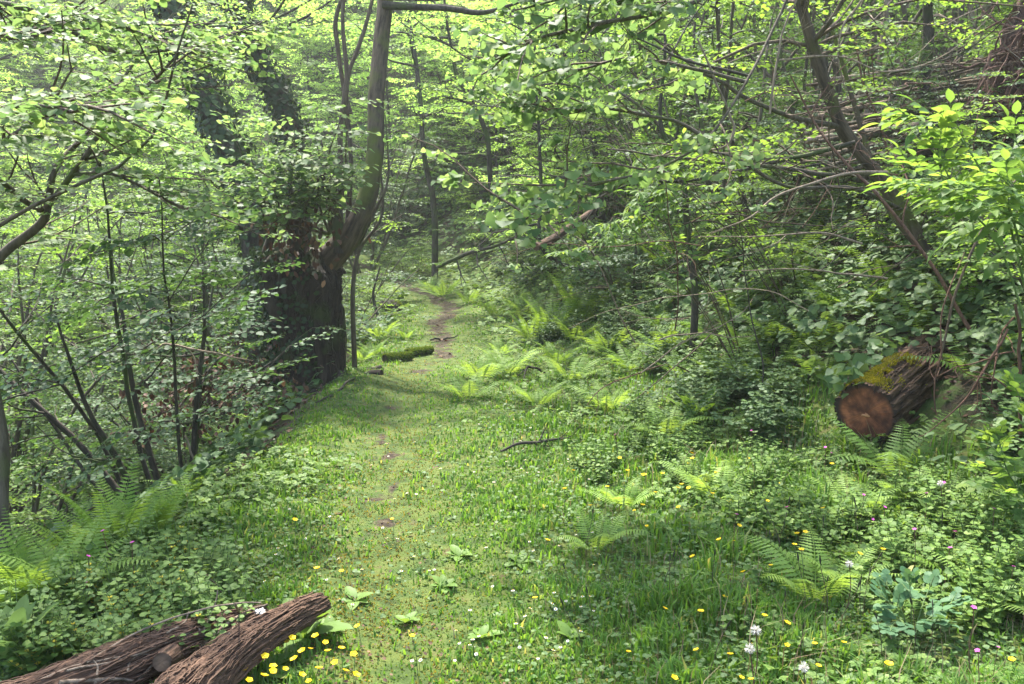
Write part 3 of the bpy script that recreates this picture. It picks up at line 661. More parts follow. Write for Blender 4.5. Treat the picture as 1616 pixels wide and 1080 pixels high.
# ---------------------------------------------------------------- ivy clad leaning trees behind the pollard
def ivy_tree(px, r, label, seed, ivy=True, y0=None):
    q = np.random.default_rng(seed); pts = [P(*p) for p in px]; b = Vector(pts[0]); g = float(H(b.x, b.y)); base = Vector((b.x + .1, b.y, g - .2))
    root = thing('ivy_clad_tree', label, 'tree', base); pp = [Vector((0, 0, 0))] + [p - base for p in pts]; L = wob(smoothline(pp, 60), .06, 1, seed)
    mt = MB(); tube(mt, L, r, 16, disp=lambda s, th: 1 + .25 * (fbm(np.cos(th) * 2, np.sin(th) * 2, s * 20, 3, seed) - .5)); mt.obj('trunk', BARK_DARK, root)
    n = 3000; f = q.uniform(4, 52, n); i = f.astype(int); C = L[i] + (L[i + 1] - L[i]) * (f - i)[:, None]; th = q.uniform(0, 6.283, n)
    rr = r[0] * .95 * q.uniform(.8, 1.7, n); O = np.stack([np.cos(th) * rr, np.sin(th) * rr, q.normal(0, .05, n)], -1); mi = MB()
    leafset(mi, C + O, np.stack([np.cos(th) * .4, np.sin(th) * .4, -1 + 0 * th], -1) + q.normal(0, .4, (n, 3)), nrm(O + [0, 0, .08]), q.uniform(.05, .08, n), HEX, 1.2); mi.obj('ivy', LEAF_IVY, root)
    ml, mw = MB(), MB(); op, od, os_ = [], [], []
    for k in range(18):
        i = int(q.integers(34, 58)); az = q.uniform(0, 6.28); lb = grow(q, L[i], (math.cos(az), math.sin(az), .5), q.uniform(1, 2.5), 7, .13, -.02); tube(mw, lb, [.03, .006], 5, cap=False); along(q, lb, .4, .3, op, od, os_)
    put_sprays(ml, mw, SP_FAR, op, od, np.array(os_) * .8, q=q); cr = ml.obj('crown', LEAF_FAR, root); mw.obj('branch', BARK_DARK, cr)
ivy_tree([(400, 360, 11.5), (372, 265, 11.6), (340, 190, 11.7), (312, 120, 11.9), (290, 50, 12.1), (268, -10, 12.3), (230, -160, 12.8), (210, -330, 13.3)], [.20, .19, .17, .16, .15, .13, .1, .04],
         'dark ivy covered trunk leaning left, behind the pollard and thicker of the two', 31)
ivy_tree([(470, 330, 13.5), (455, 205, 13.6), (432, 140, 13.7), (400, 85, 13.8), (380, 30, 14), (365, -60, 14.3), (350, -250, 14.8)], [.17, .16, .14, .12, .1, .04],
         'thinner ivy covered trunk leaning left, just left of the tall mossy limb', 32)

# ---------------------------------------------------------------- slender dark trees beyond the path
def pole_tree(px, r, label, seed, dx=0.0, *, leaf=LEAF_FAR, nb=12, name='slender_tree', bark=BARK_DARK, down=True, prot=None, ssc=.8, lo=20):
    q = np.random.default_rng(seed); pts = [P(*p) for p in px]; b = pts[0]; base = Vector((b.x + dx, b.y + dx * .5, float(H(b.x + dx, b.y + dx * .5)) - .1))
    root = thing(name, label, 'tree', base); pp = [Vector((0, 0, 0))] + [p - base for p in pts] if down else [p - base for p in pts]
    L = wob(smoothline(pp, 50), .05, 1, seed); mt = MB(); tube(mt, L, [k_ * (.62 if px[0][2] > 11 else .85) for k_ in r], 12, disp=lambda s, th: 1 + .2 * (fbm(np.cos(th) * 3, np.sin(th) * 3, s * 20, 3, seed) - .5)); mt.obj('trunk', bark, root)
    ml, mw = MB(), MB(); op, od, os_ = [], [], []
    for k in range(nb):
        i = int(q.integers(lo, 48)); az = q.uniform(0, 6.28); lb = grow(q, L[i], (math.cos(az), math.sin(az), q.uniform(.1, .6)), q.uniform(.8, 2.0), 7, .15, -.02)
        tube(mw, lb, [r[0] * .28, .004], 5, cap=False); along(q, lb, .38, .25, op, od, os_)
    put_sprays(ml, mw, prot or SP_FAR, op, od, np.array(os_) * ssc, q=q); cr = ml.obj('crown', leaf, root); mw.obj('branch', bark, cr); return root
pole_tree([(685, 350, 18), (680, 300, 18), (668, 240, 18), (662, 160, 18.2), (655, 80, 18.5), (640, -20, 19), (620, -200, 19.5)], [.11, .10, .085, .08, .05, .02], 'straight slender dark trunk beyond the end of the path', 51)
pole_tree([(790, 340, 15), (768, 215, 15.2), (745, 160, 15.3), (725, 130, 15.4), (716, 95, 15.5), (700, 0, 15.6), (690, -150, 16)], [.08, .07, .06, .055, .04, .02], 'crooked dark trunk bending left above the track', 52, 1.3)
pole_tree([(862, 400, 12), (856, 300, 12), (852, 215, 12), (850, 160, 12), (842, 110, 12), (850, 0, 12), (862, -140, 12)], [.05, .045, .035, .03, .02, .01], 'thin forked dark stem amid leaves over the ferns', 53, 1.0, leaf=LEAF_MID, prot=SP, nb=14)
pole_tree([(1094, 470, 7.6), (1086, 400, 7.6), (1080, 320, 7.5), (1074, 255, 7.5), (1040, 200, 7.5), (1046, 80, 7.5), (1050, -40, 7.5), (1060, -200, 7.5)], [.04, .036, .032, .028, .018, .014, .008], 'upright dark stem standing in the brambles on the bank', 54, leaf=LEAF_MID, prot=SP, nb=7, ssc=.7, lo=34)
pole_tree([(1457, 190, 9), (1455, 120, 9), (1462, 40, 9), (1466, -40, 9), (1480, -220, 9)], [.075, .07, .065, .05, .02], 'upright near black trunk rising before the brushwood stack', 55, leaf=LEAF_MID, prot=SP, nb=9, lo=34)
pole_tree([(14, 870, 4.3), (10, 800, 4.3), (4, 700, 4.3), (-14, 560, 4.3), (-20, 400, 4.3), (-30, 200, 4.2), (-50, -50, 4.2)], [.04, .036, .03, .026, .02, .01], 'thin mossy sapling trunk standing above the fern clump', 56, leaf=LEAF_NEAR, prot=SP, nb=4, ssc=.6, lo=30, bark=BARK_HAZEL)

# ---------------------------------------------------------------- leaning tree on the right bank
def bank_tree():
    q = np.random.default_rng(61); yb = 6.7; base = P(1492, 480, yb); base.z = min(base.z, float(H(base.x, base.y))) - .1
    root = thing('leaning_tree', 'leaning grey brown trunk rising left from above the mossy cut log', 'tree', base)
    def l(u, v, y): return np.array(P(u, v, y)) - np.array(base)
    L = wob(smoothline([(0, 0, 0), l(1488, 455, 6.7), l(1462, 400, 6.7), l(1418, 325, 6.8), l(1375, 262, 6.9), l(1328, 200, 6.9), l(1305, 140, 6.9), l(1282, 70, 6.9), l(1262, 0, 6.9), l(1230, -130, 7), l(1190, -300, 7)], 90), .02, 1, 2)
    mt = MB(); tube(mt, L, [.064, .058, .053, .051, .049, .045, .04, .034, .02], 24, disp=lambda s, th: 1 + .35 * (fbm(np.cos(th) * 3, np.sin(th) * 3, s * 30, 4, 7) - .5)); mt.obj('trunk', BARK_TREE, root)
    ml, mw = MB(), MB(); op, od, os_ = [], [], []
    for k, (pp, rr) in enumerate([([(1462, 400, 6.7), (1415, 350, 6.9), (1385, 290, 7.2), (1360, 200, 7.4), (1335, 120, 7.5), (1300, 0, 7.6), (1290, -150, 7.6)], [.03, .026, .022, .016, .01]),
        ([(1328, 202, 6.9), (1260, 185, 6.7), (1190, 160, 6.5), (1120, 120, 6.3), (1045, 65, 6.2)], [.022, .018, .014, .006]),
        ([(1385, 275, 6.8), (1300, 272, 6.4), (1200, 262, 6.2), (1090, 250, 6.1), (960, 238, 6)], [.016, .014, .01, .005]),
        ([(1420, 330, 6.7), (1350, 300, 6.2), (1250, 295, 5.9), (1150, 250, 5.6), (1060, 235, 5.5)], [.016, .012, .01, .004]),
        ([(1282, 70, 6.9), (1330, 0, 6.6), (1400, -80, 6.3)], [.02, .015, .008])]):
        b = wob(smoothline([l(*p) for p in pp], 26), .04, 1, k + 9); m1 = MB(); tube(m1, b, rr, 8); m1.obj('branch', BARK_TREE if k == 0 else BARK_HAZEL, root)
        for s in range(7):
            j = int(q.integers(6, 24)); a = q.uniform(0, 6.28); sb = grow(q, b[j], (math.cos(a), math.sin(a), q.uniform(-.2, .8)), q.uniform(.4, 1.1), 7, .16, 0); tube(mw, sb, [.006, .002], 4, cap=False)
            if s % 2: along(q, sb, .3, .5, op, od, os_)
    for k in range(12):
        i = int(q.integers(60, 88)); az = q.uniform(0, 6.28); lb = grow(q, L[i], (math.cos(az), math.sin(az), .4), q.uniform(.8, 1.8), 7, .15, -.02); tube(mw, lb, [.016, .004], 5, cap=False); along(q, lb, .3, .25, op, od, os_)
    put_sprays(ml, mw, SP, op, od, np.array(os_) * .8, q=q); cr = ml.obj('crown', LEAF_MID, root); mw.obj('twig', TWIG_BROWN, cr)
bank_tree()

# ---------------------------------------------------------------- trees reaching in from outside: left limb, overhanging hazel boughs
def bough_tree(name, label, trunk, tr, boughs, seed, leaf, prot, T, sub=6, step=.22, ssc=1.0, bark=BARK_HAZEL, crown=False, wid=1.0, t0=.25, flat=.75):
    q = np.random.default_rng(seed); base = Vector((trunk[0][0], trunk[0][1], float(H(trunk[0][0], trunk[0][1])) - .1)); root = thing(name, label, 'tree', base); B = np.array(base)
    mt = MB(); tl = wob(smoothline([(0, 0, 0)] + [np.array(p) - B for p in trunk[1:]], 40), .04, 1, seed); tube(mt, tl, tr, 14); mt.obj('trunk', bark, root)
    ml, mw = MB(), MB(); op, od, os_ = [], [], []
    for k, (pp, rr, sb_) in enumerate(boughs):
        b = wob(smoothline([np.array(P(*p)) - B if p[1] > 60 or p[0] > 60 or True else p for p in pp], 36), .025, 1, seed + k); m1 = MB(); tube(m1, b, rr, 10); m1.obj('bough', bark, root)
        along(q, b, step * 1.3, t0, op, od, os_)
        Lb = np.linalg.norm(np.diff(b, axis=0), axis=1).sum()
        for s in range(sb_):
            j = int(q.integers(int(36 * t0), 34)); dd = nrm(b[j + 1] - b[j]); side = nrm(np.cross([0, 0, 1], dd)); sg = q.choice([-1, 1])
            sb = grow(q, b[j], dd * q.uniform(.3, .9) + side * sg * .8 + [0, 0, q.uniform(-.15, .3)], q.uniform(.3, .8), 6, .12, -.01); tube(mw, sb, [.007, .002], 4, cap=False); along(q, sb, step, .25, op, od, os_)
    put_sprays(ml, mw, prot, op, od, np.array(os_) * ssc, T, wid, q=q, flat=flat); cr = ml.obj('foliage', leaf, root); mw.obj('twig', TWIG_BROWN, cr); return root
SP_L = [spray_proto(60 + i, .062, .44, 4, .8, 50, .4, -.2) for i in range(5)]
SP_H = [spray_proto(70 + i, .078, .38, 3, .75, 55, .65, -.45) for i in range(5)]
bough_tree('overhanging_tree', 'dark forked limb with large pale leaves reaching in over the slope at the left edge', [(-4.0, 4.5), (-3.9, 4.55, .6), tuple(P(-240, 480, 4.7)), tuple(P(-190, 200, 4.6)), tuple(P(-150, -60, 4.6)), tuple(P(-170, -300, 4.7))], [.08, .07, .055, .04, .02],
  [([(-235, 520, 4.75), (-120, 500, 5.0), (-30, 440, 5.1), (10, 395, 5.1), (60, 355, 5.1), (72, 325, 5.1), (85, 270, 5.1), (110, 235, 5.2), (150, 190, 5.3), (200, 110, 5.5), (260, 30, 5.7)], [.04, .03, .026, .022, .016, .012, .006], 12),
   ([(72, 330, 5.1), (118, 275, 5.0), (150, 225, 4.9), (190, 170, 4.9), (240, 130, 4.8), (300, 60, 4.7)], [.019, .015, .011, .005], 12),
   ([(72, 338, 5.1), (30, 310, 4.9), (0, 288, 4.7), (-40, 260, 4.5)], [.018, .015, .01], 2),
   ([(118, 275, 5.0), (180, 280, 4.9), (240, 305, 4.8), (300, 330, 4.7)], [.012, .008, .004], 7),
   ([(-205, 310, 4.6), (-60, 280, 3.6), (-10, 235, 3.6), (50, 195, 3.6), (115, 150, 3.6)], [.014, .01, .004], 8),
   ([(-180, 90, 4.6), (-60, 60, 4.0), (40, 55, 4.2), (140, 30, 4.4), (240, 60, 4.6), (320, 90, 4.7)], [.02, .014, .005], 12),
   ([(-180, 190, 4.6), (-60, 160, 3.1), (0, 170, 3.1), (50, 160, 3.1), (110, 175, 3.1)], [.01, .008, .004], 7),
   ([(-180, 30, 4.6), (-60, 0, 4.6), (60, 20, 4.8), (170, 80, 5.0), (300, 70, 5.2), (400, 40, 5.3)], [.02, .014, .005], 12)], 81, LEAF_NEAR, SP_L, OVAL, ssc=.85, wid=.85)
bough_tree('overhanging_hazel', 'hazel bough with round bright leaves hanging down over the bank above the ferns', [(4.3, 5.0), (4.3, 5.1, 1.8), (4.0, 5.2, 3.0), (3.3, 5.3, 3.7), tuple(P(1290, -110, 5.4))], [.06, .05, .03],
  [([(1290, -110, 5.4), (1150, -20, 5.0), (1040, 20, 4.7), (930, 45, 4.5), (850, 60, 4.3), (780, 95, 4.2)], [.016, .013, .01, .004], 13),
   ([(1290, -110, 5.4), (1100, -60, 4.8), (960, -25, 4.5), (880, 0, 4.4), (810, 15, 4.3)], [.014, .01, .004], 11),
   ([(1290, -110, 5.4), (1230, 30, 5.4), (1180, 130, 5.2), (1120, 220, 5.0), (1040, 270, 4.8), (960, 290, 4.7), (880, 300, 4.6), (840, 325, 4.5), (790, 350, 4.4)], [.008, .008, .007, .005, .003], 14),
   ([(1120, 220, 5.0), (1050, 190, 5.0), (960, 170, 5.0), (880, 180, 5.0), (830, 150, 5.0)], [.012, .008, .004], 8),
   ([(1180, 130, 5.2), (1100, 110, 5.2), (1000, 90, 5.2), (900, 110, 5.2), (830, 90, 5.2)], [.012, .008, .004], 10)], 82, LEAF_NEAR, SP_H, HEART, step=.17, ssc=.66, t0=.3)

# ---------------------------------------------------------------- elder: long leaflets
def leaf_compound(mb, mw, q, p, d, L, n=3, T=LANCE, wid=1.0, drop=.1, ll=.5):
    d = nrm(np.array(d, float)); side = nrm(np.cross([0, 0, 1.], d)); up = np.cross(d, side)
    ts = np.linspace(.4, 1, n); pts = np.array([p + d * L * t - np.array([0, 0, drop * L * t * t]) for t in np.linspace(0, 1, 5)]); tube(mw, pts, [.0025, .0015], 4, cap=False)
    Pp, Dd, Nn, Ll = [], [], [], []
    for t in ts[:-1]:
        c = p + d * L * t - np.array([0, 0, drop * L * t * t])
        for s in (-1, 1): Pp.append(c); Dd.append(d * .55 + side * s * .85 + [0, 0, q.normal(-.1, .1)]); Nn.append(up + q.normal(0, .15, 3)); Ll.append(L * ll * q.uniform(.85, 1.1))
    Pp.append(pts[-1]); Dd.append(d - [0, 0, drop]); Nn.append(up + q.normal(0, .15, 3)); Ll.append(L * ll * 1.15)
    leafset(mb, Pp, nrm(np.array(Dd)), nrm(np.array(Nn)), Ll, T, wid)
def elder(label, base, shoots, seed, leaf=LEAF_ELDER, cat='bush', name='elder_bush', L=.215, T=LANCE, nl=3, wid=1.0, sp=.075, bark=STEM_GREEN, r=.0065):
    q = np.random.default_rng(seed); B = np.array(base); root = thing(name, label, cat, base); ml, mw = MB(), MB()
    for k, pp in enumerate(shoots):
        pts = smoothline([np.array(x) - B for x in pp], 24); m1 = MB(); tube(m1, pts, [r, r * .7, r * .4], 7); m1.obj('stem', bark, root)
        LL = np.linalg.norm(np.diff(pts, axis=0), axis=1).sum(); m = max(4, int(LL * .62 / sp))
        for j in range(m):
            t = .38 + .62 * (j + 1) / m; i = min(int(t * 23), 22); dd = nrm(pts[i + 1] - pts[i]); a = q.uniform(0, 6.28) if j % 2 == 0 else a + 3.14; e = np.array([math.cos(a), math.sin(a), 0.]); e = nrm(e - dd * (e @ dd))
            g = t ** 2
            leaf_compound(ml, mw, q, pts[i], nrm(e * (1 - .35 * g) + dd * (.25 + .75 * g)), L * (1.05 - .35 * t) * q.uniform(.8, 1.1), nl, T, wid)
        for a in (0, 2.1, 4.2): leaf_compound(ml, mw, q, pts[-1], nrm(dd + .5 * np.array([math.cos(a), math.sin(a), .2])), L * .6, nl, T, wid)
    f = ml.obj('leaves', leaf, root); mw.obj('leaf_stalk', STEM_GREEN, f); return root
b0 = on(2.75, 4.3)
elder('elder bush with long pointed bright leaflets held above the mossy cut log', b0,
  [[b0, P(1590, 420, 4.2), P(1520, 320, 4.1), P(1480, 245, 4.0)], [b0, P(1600, 380, 4.0), P(1560, 290, 3.9), P(1500, 200, 4.0), P(1440, 185, 4.0)], [b0, P(1600, 350, 3.9), P(1540, 300, 3.7), P(1450, 290, 3.7)],
   [b0, P(1660, 380, 4.0), P(1640, 280, 3.9), P(1600, 220, 3.8)], [b0, P(1640, 420, 4.0), P(1590, 340, 3.8), P(1520, 320, 3.6)], [b0, P(1630, 400, 4.3), P(1560, 330, 4.4), P(1440, 265, 4.4)], [b0, P(1650, 400, 3.9), P(1640, 340, 3.7), P(1590, 290, 3.6)]], 91)
b1 = on(2.55, 3.95)
elder('leafy young bush with toothed oval leaflets below the bare twigs near the cut log', b1, [[b1, P(1600, 760, 3.9), P(1575, 690, 3.8)], [b1, P(1580, 770, 3.9), P(1540, 740, 3.7)], [b1, P(1640, 740, 3.9), P(1620, 660, 3.9)], [b1, P(1600, 740, 4), P(1560, 700, 4.0)],
  [b1, P(1620, 800, 3.8), P(1590, 780, 3.6)], [b1, P(1640, 700, 4), P(1600, 610, 4.1)]], 92, L=.11, T=OVAL, r=.005, sp=.036, wid=.85)
for k, (u, v, y, dx) in enumerate([(1000, 330, 6.4, -.2), (960, 370, 6.2, -.3), (1030, 290, 6.6, .1), (1010, 250, 6.9, 0)]):
    t = P(u, v, y); b = on(t.x + 1.0 + .15 * k, t.y + .7)
    elder(['elder spray arching over the bank, lowest of the four above the ferns', 'elder spray with silvery leaves, leftmost of the four above the ferns', 'elder spray among bare twigs above the dark bank stem', 'highest elder spray left of the bare curved twigs'][k], b,
          [[b, (b + t) / 2 + Vector((.1, .05, .12)), t + Vector((.1, .1, .1)), t], [b, (b + t) / 2 + Vector((.1, .1, .1)), t + Vector((.2, .2, -.05)), t + Vector((dx, .1, -.12))], [b, (b + t) / 2 + Vector((.2, 0, .15)), t + Vector((.3, .1, .1)), t + Vector((.25, .1, .12))]], 95 + k, name='elder_shoot', cat='shrub', L=.16, r=.005, bark=TWIG_BROWN, wid=.8)['group'] = 'elder shoots over the bank'
b2 = G(1440, 1010)
elder('blue green wild rose seedling with rounded paired leaflets in the meadow', b2, [[b2, b2 + Vector((x * .5, yy * .5, .10)), b2 + Vector((x, yy, h))] for x, yy, h in [(-.10, 0, .15), (.0, .05, .19), (.12, -.02, .15), (.02, -.12, .13), (-.06, .10, .16), (.10, .10, .16), (-.12, -.09, .10)]],
      99, leaf=LEAF_ROSE, cat='plant', name='rose_seedling', L=.08, T=serr(5, .48, .03, .05, 1.1, .0, .08), nl=3, sp=.045, r=.003)

# ---------------------------------------------------------------- logs
def ridged(s0, amp=.05, twist=1.0, fr=16, ln=5, seed=1, big=.08):
    def f(s, th):
        t2 = th + twist * s
        n1 = fbm(np.cos(t2) * fr * .35, np.sin(t2) * fr * .35, s * ln, 4, seed); n2 = fbm(np.cos(t2) * fr, np.sin(t2) * fr, s * ln * 2.2, 3, seed + 5)
        rid = 1 - 2 * np.abs(n1 - .5) * 2
        return 1 + amp * (rid - .6) * 1.6 + amp * .9 * (n2 - .5) * 2 + big * (fbm(np.cos(th), np.sin(th), s * 2.2, 2, seed + 9) - .5) * 2
    return f
def cutface(mb, c, ax, r, fn, s, A, B, rings=10, sides=160, m=0, rough=.004):
    th = np.linspace(0, 2 * np.pi, sides, endpoint=False); V = [c + 0 * A]; k = fn(np.array([[s]]), th[None])[0]
    for i in range(1, rings + 1):
        f = i / rings * .995; p = c + f * r * k[:, None] * (np.cos(th)[:, None] * A + np.sin(th)[:, None] * B) + ax * ((fbm(np.cos(th) * 6 * f, np.sin(th) * 6 * f, 0, 3) - .5) * rough * 2)[:, None]
        V.append(p)
    V = np.vstack([V[0][None]] + V[1:]); F3 = np.stack([np.zeros(sides, int), 1 + np.arange(sides), 1 + (np.arange(sides) + 1) % sides], -1); mb.add(V, F3, m)
    i = (np.arange(rings - 1)[:, None]) * sides + 1; j = np.arange(sides)[None]; kk = (j + 1) % sides
    mb.V.append(np.zeros((0, 3), np.float32)); F4 = np.stack([i + j, i + sides + j, i + sides + kk, i + kk], -1).reshape(-1, 4); mb.F.append(F4 + mb.n - len(V)); mb.M.append(np.full(len(F4), m, np.int32))
def cutmat(name, dark, light, rim):
    m, n, o = newmat(name); L = n.links.new; tc = n.nodes.new('ShaderNodeTexCoord')
    g = n.nodes.new('ShaderNodeVectorMath'); g.operation = 'LENGTH'; mp = n.nodes.new('ShaderNodeMapping'); mp.inputs['Scale'].default_value = (1, 1, 0); L(tc.outputs['Object'], mp.inputs[0]); L(mp.outputs[0], g.inputs[0])
    nz = n.nodes.new('ShaderNodeTexNoise'); nz.inputs['Scale'].default_value = 12; nz.inputs['Detail'].default_value = 6; L(tc.outputs['Object'], nz.inputs['Vector'])
    rings = math_(n, 'SINE', math_(n, 'ADD', math_(n, 'MULTIPLY', g.outputs['Value'], 900), math_(n, 'MULTIPLY', nz.outputs[0], 9)))
    nv = n.nodes.new('ShaderNodeVectorMath'); nv.operation = 'NORMALIZE'; L(mp.outputs[0], nv.inputs[0])
    rn = n.nodes.new('ShaderNodeTexNoise'); rn.inputs['Scale'].default_value = 11; rn.inputs['Detail'].default_value = 6; rn.inputs['Roughness'].default_value = .7; L(nv.outputs[0], rn.inputs['Vector'])
    f = math_(n, 'ADD', math_(n, 'ADD', math_(n, 'MULTIPLY', nz.outputs[0], .84), math_(n, 'MULTIPLY', rn.outputs[0], .22)), math_(n, 'MULTIPLY', rings, .05))
    c = ramp(n, f, [(.40, dark), (.54, tuple(a * .7 + b * .3 for a, b in zip(dark, light))), (.70, light)])
    e = ramp(n, math_(n, 'ADD', g.outputs['Value'], math_(n, 'MULTIPLY', nz.outputs[0], .03)), [(.16, (0, 0, 0)), (.185, (1, 1, 1))])
    mx = n.nodes.new('ShaderNodeMix'); mx.data_type = 'RGBA'; L(e, mx.inputs[0]); L(c, mx.inputs[6]); mx.inputs[7].default_value = (*rim, 1)
    p = n.nodes.new('ShaderNodeBsdfPrincipled'); L(mx.outputs[2], p.inputs['Base Color']); p.inputs['Roughness'].default_value = .8
    bp = n.nodes.new('ShaderNodeBump'); bp.inputs['Strength'].default_value = .5; bp.inputs['Distance'].default_value = .01; L(f, bp.inputs['Height']); L(bp.outputs[0], p.inputs['Normal']); L(p.outputs[0], o.inputs[0]); return m
def mossy_log():
    C0 = np.array(P(1366, 652, 5.15)); C1 = np.array(P(1500, 548, 6.15)); ax = nrm(C1 - C0); Ln = float(np.linalg.norm(C1 - C0)) + .75
    root = thing('mossy_log', 'thick sawn log with mossy top and red brown cut face jutting from the bank', 'log', tuple(C0))
    rot = Vector(ax).to_track_quat('Z', 'Y'); root.rotation_euler = rot.to_euler()
    Mi = rot.to_matrix().inverted(); up = np.array(Mi @ Vector((0, 0, 1))); rt = np.array(Mi @ Vector((1, 0, 0)))
    fn = ridged(0, .11, .35, 18, 4, 21, .07); R0 = .178
    pts = np.stack([np.zeros(150), np.zeros(150), np.linspace(0, Ln, 150)], -1)
    mb = MB(); tube(mb, pts, [R0 * 1.02, R0 * .99, R0 * 1.0, R0 * 1.05], 200, cap=False, disp=fn)
    gr = tube.grid; mb.obj('bark', BARK_LOGR, root); fibres(gr, 220, 3, BARK_LOGR, root, (8, 34), .004, .004)
    T = np.array([[0, 0, 1.]]); A = nrm(np.cross(T, [[1., 0, 0]]))[0]; B = np.cross(T[0], A)
    mc = MB(); cutface(mc, np.array([0, 0, .004]), np.array([0, 0, 1.]), R0 * 1.02, fn, 0, A, B); mc.obj('cut_face', cutmat('cut_wood_red', (.045, .011, .005), (.36, .12, .05), (.02, .011, .008)), root)
    # splinter on the face
    sp_ = MB()
    for a in range(5): tube(sp_, np.array([rt * (.02 * a - .02) + up * (.012 * a * (-1) ** a * .4 - .01) + [0, 0, -.004], rt * (.02 * a + .09) - up * (.02 + .012 * a) + [0, 0, -.014]]), [.008, .002], 5)
    tube(sp_, np.array([rt * .0 + up * -.0 + [0, 0, -.004], rt * .07 - up * .035 + [0, 0, -.008], rt * .15 - up * .085 + [0, 0, -.003]]), [.004, .003, .001], 5)
    sp_.obj('splinter', plain('fresh_wood', (.42, .2, .09)), root)
    # moss cushion over the upper left
    n = 40000; q = np.random.default_rng(4); s = q.beta(1.4, 1.6, n) * .62 + .02; lf = nrm(up * .8 - rt * .62); lf = lf - [0, 0, lf[2]]; lf = nrm(lf); lo = np.cross([0, 0, 1], lf)
    an = q.normal(0, .42, n); patch = fbm(s * 9, an * 3, 0, 3, 6); k = (patch > .30 + .14 * np.abs(an)); s, an = s[k], an[k]; n = len(s)
    Nn = np.cos(an)[:, None] * lf + np.sin(an)[:, None] * lo; base = Nn * (R0 * q.uniform(.98, 1.06, n))[:, None] + np.array([0, 0, 1.]) * s[:, None]
    D = nrm(Nn + q.normal(0, .6, (n, 3))); mm = MB(); leafset(mm, base, D, nrm(q.normal(0, 1, (n, 3))), q.uniform(.006, .016, n), HEX, .5); mm.obj('moss', leafmat('log_moss', [(0, (.11, .12, .008)), (.6, (.22, .20, .012)), (1, (.32, .27, .02))], tw=.25, rough=.8, objvar=0), root)
    # bark rag hanging at the bottom of the face
    rg = MB(); b = -up * R0 * .98 + rt * .02; tube(rg, wob(smoothline([b + rt * .0 - up * .02 + [0, 0, -.03], b + rt * .08 + up * .01 + [0, 0, 0], b + rt * .17 + up * .06 + [0, 0, .05], b + rt * .24 + up * .1 + [0, 0, .16]], 24), .012), [.012, .02, .018, .01], 10, disp=ridged(0, .2, 1, 8, 3, 5)); rg.obj('bark_strip', BARK_LOGR, root)
mossy_log()
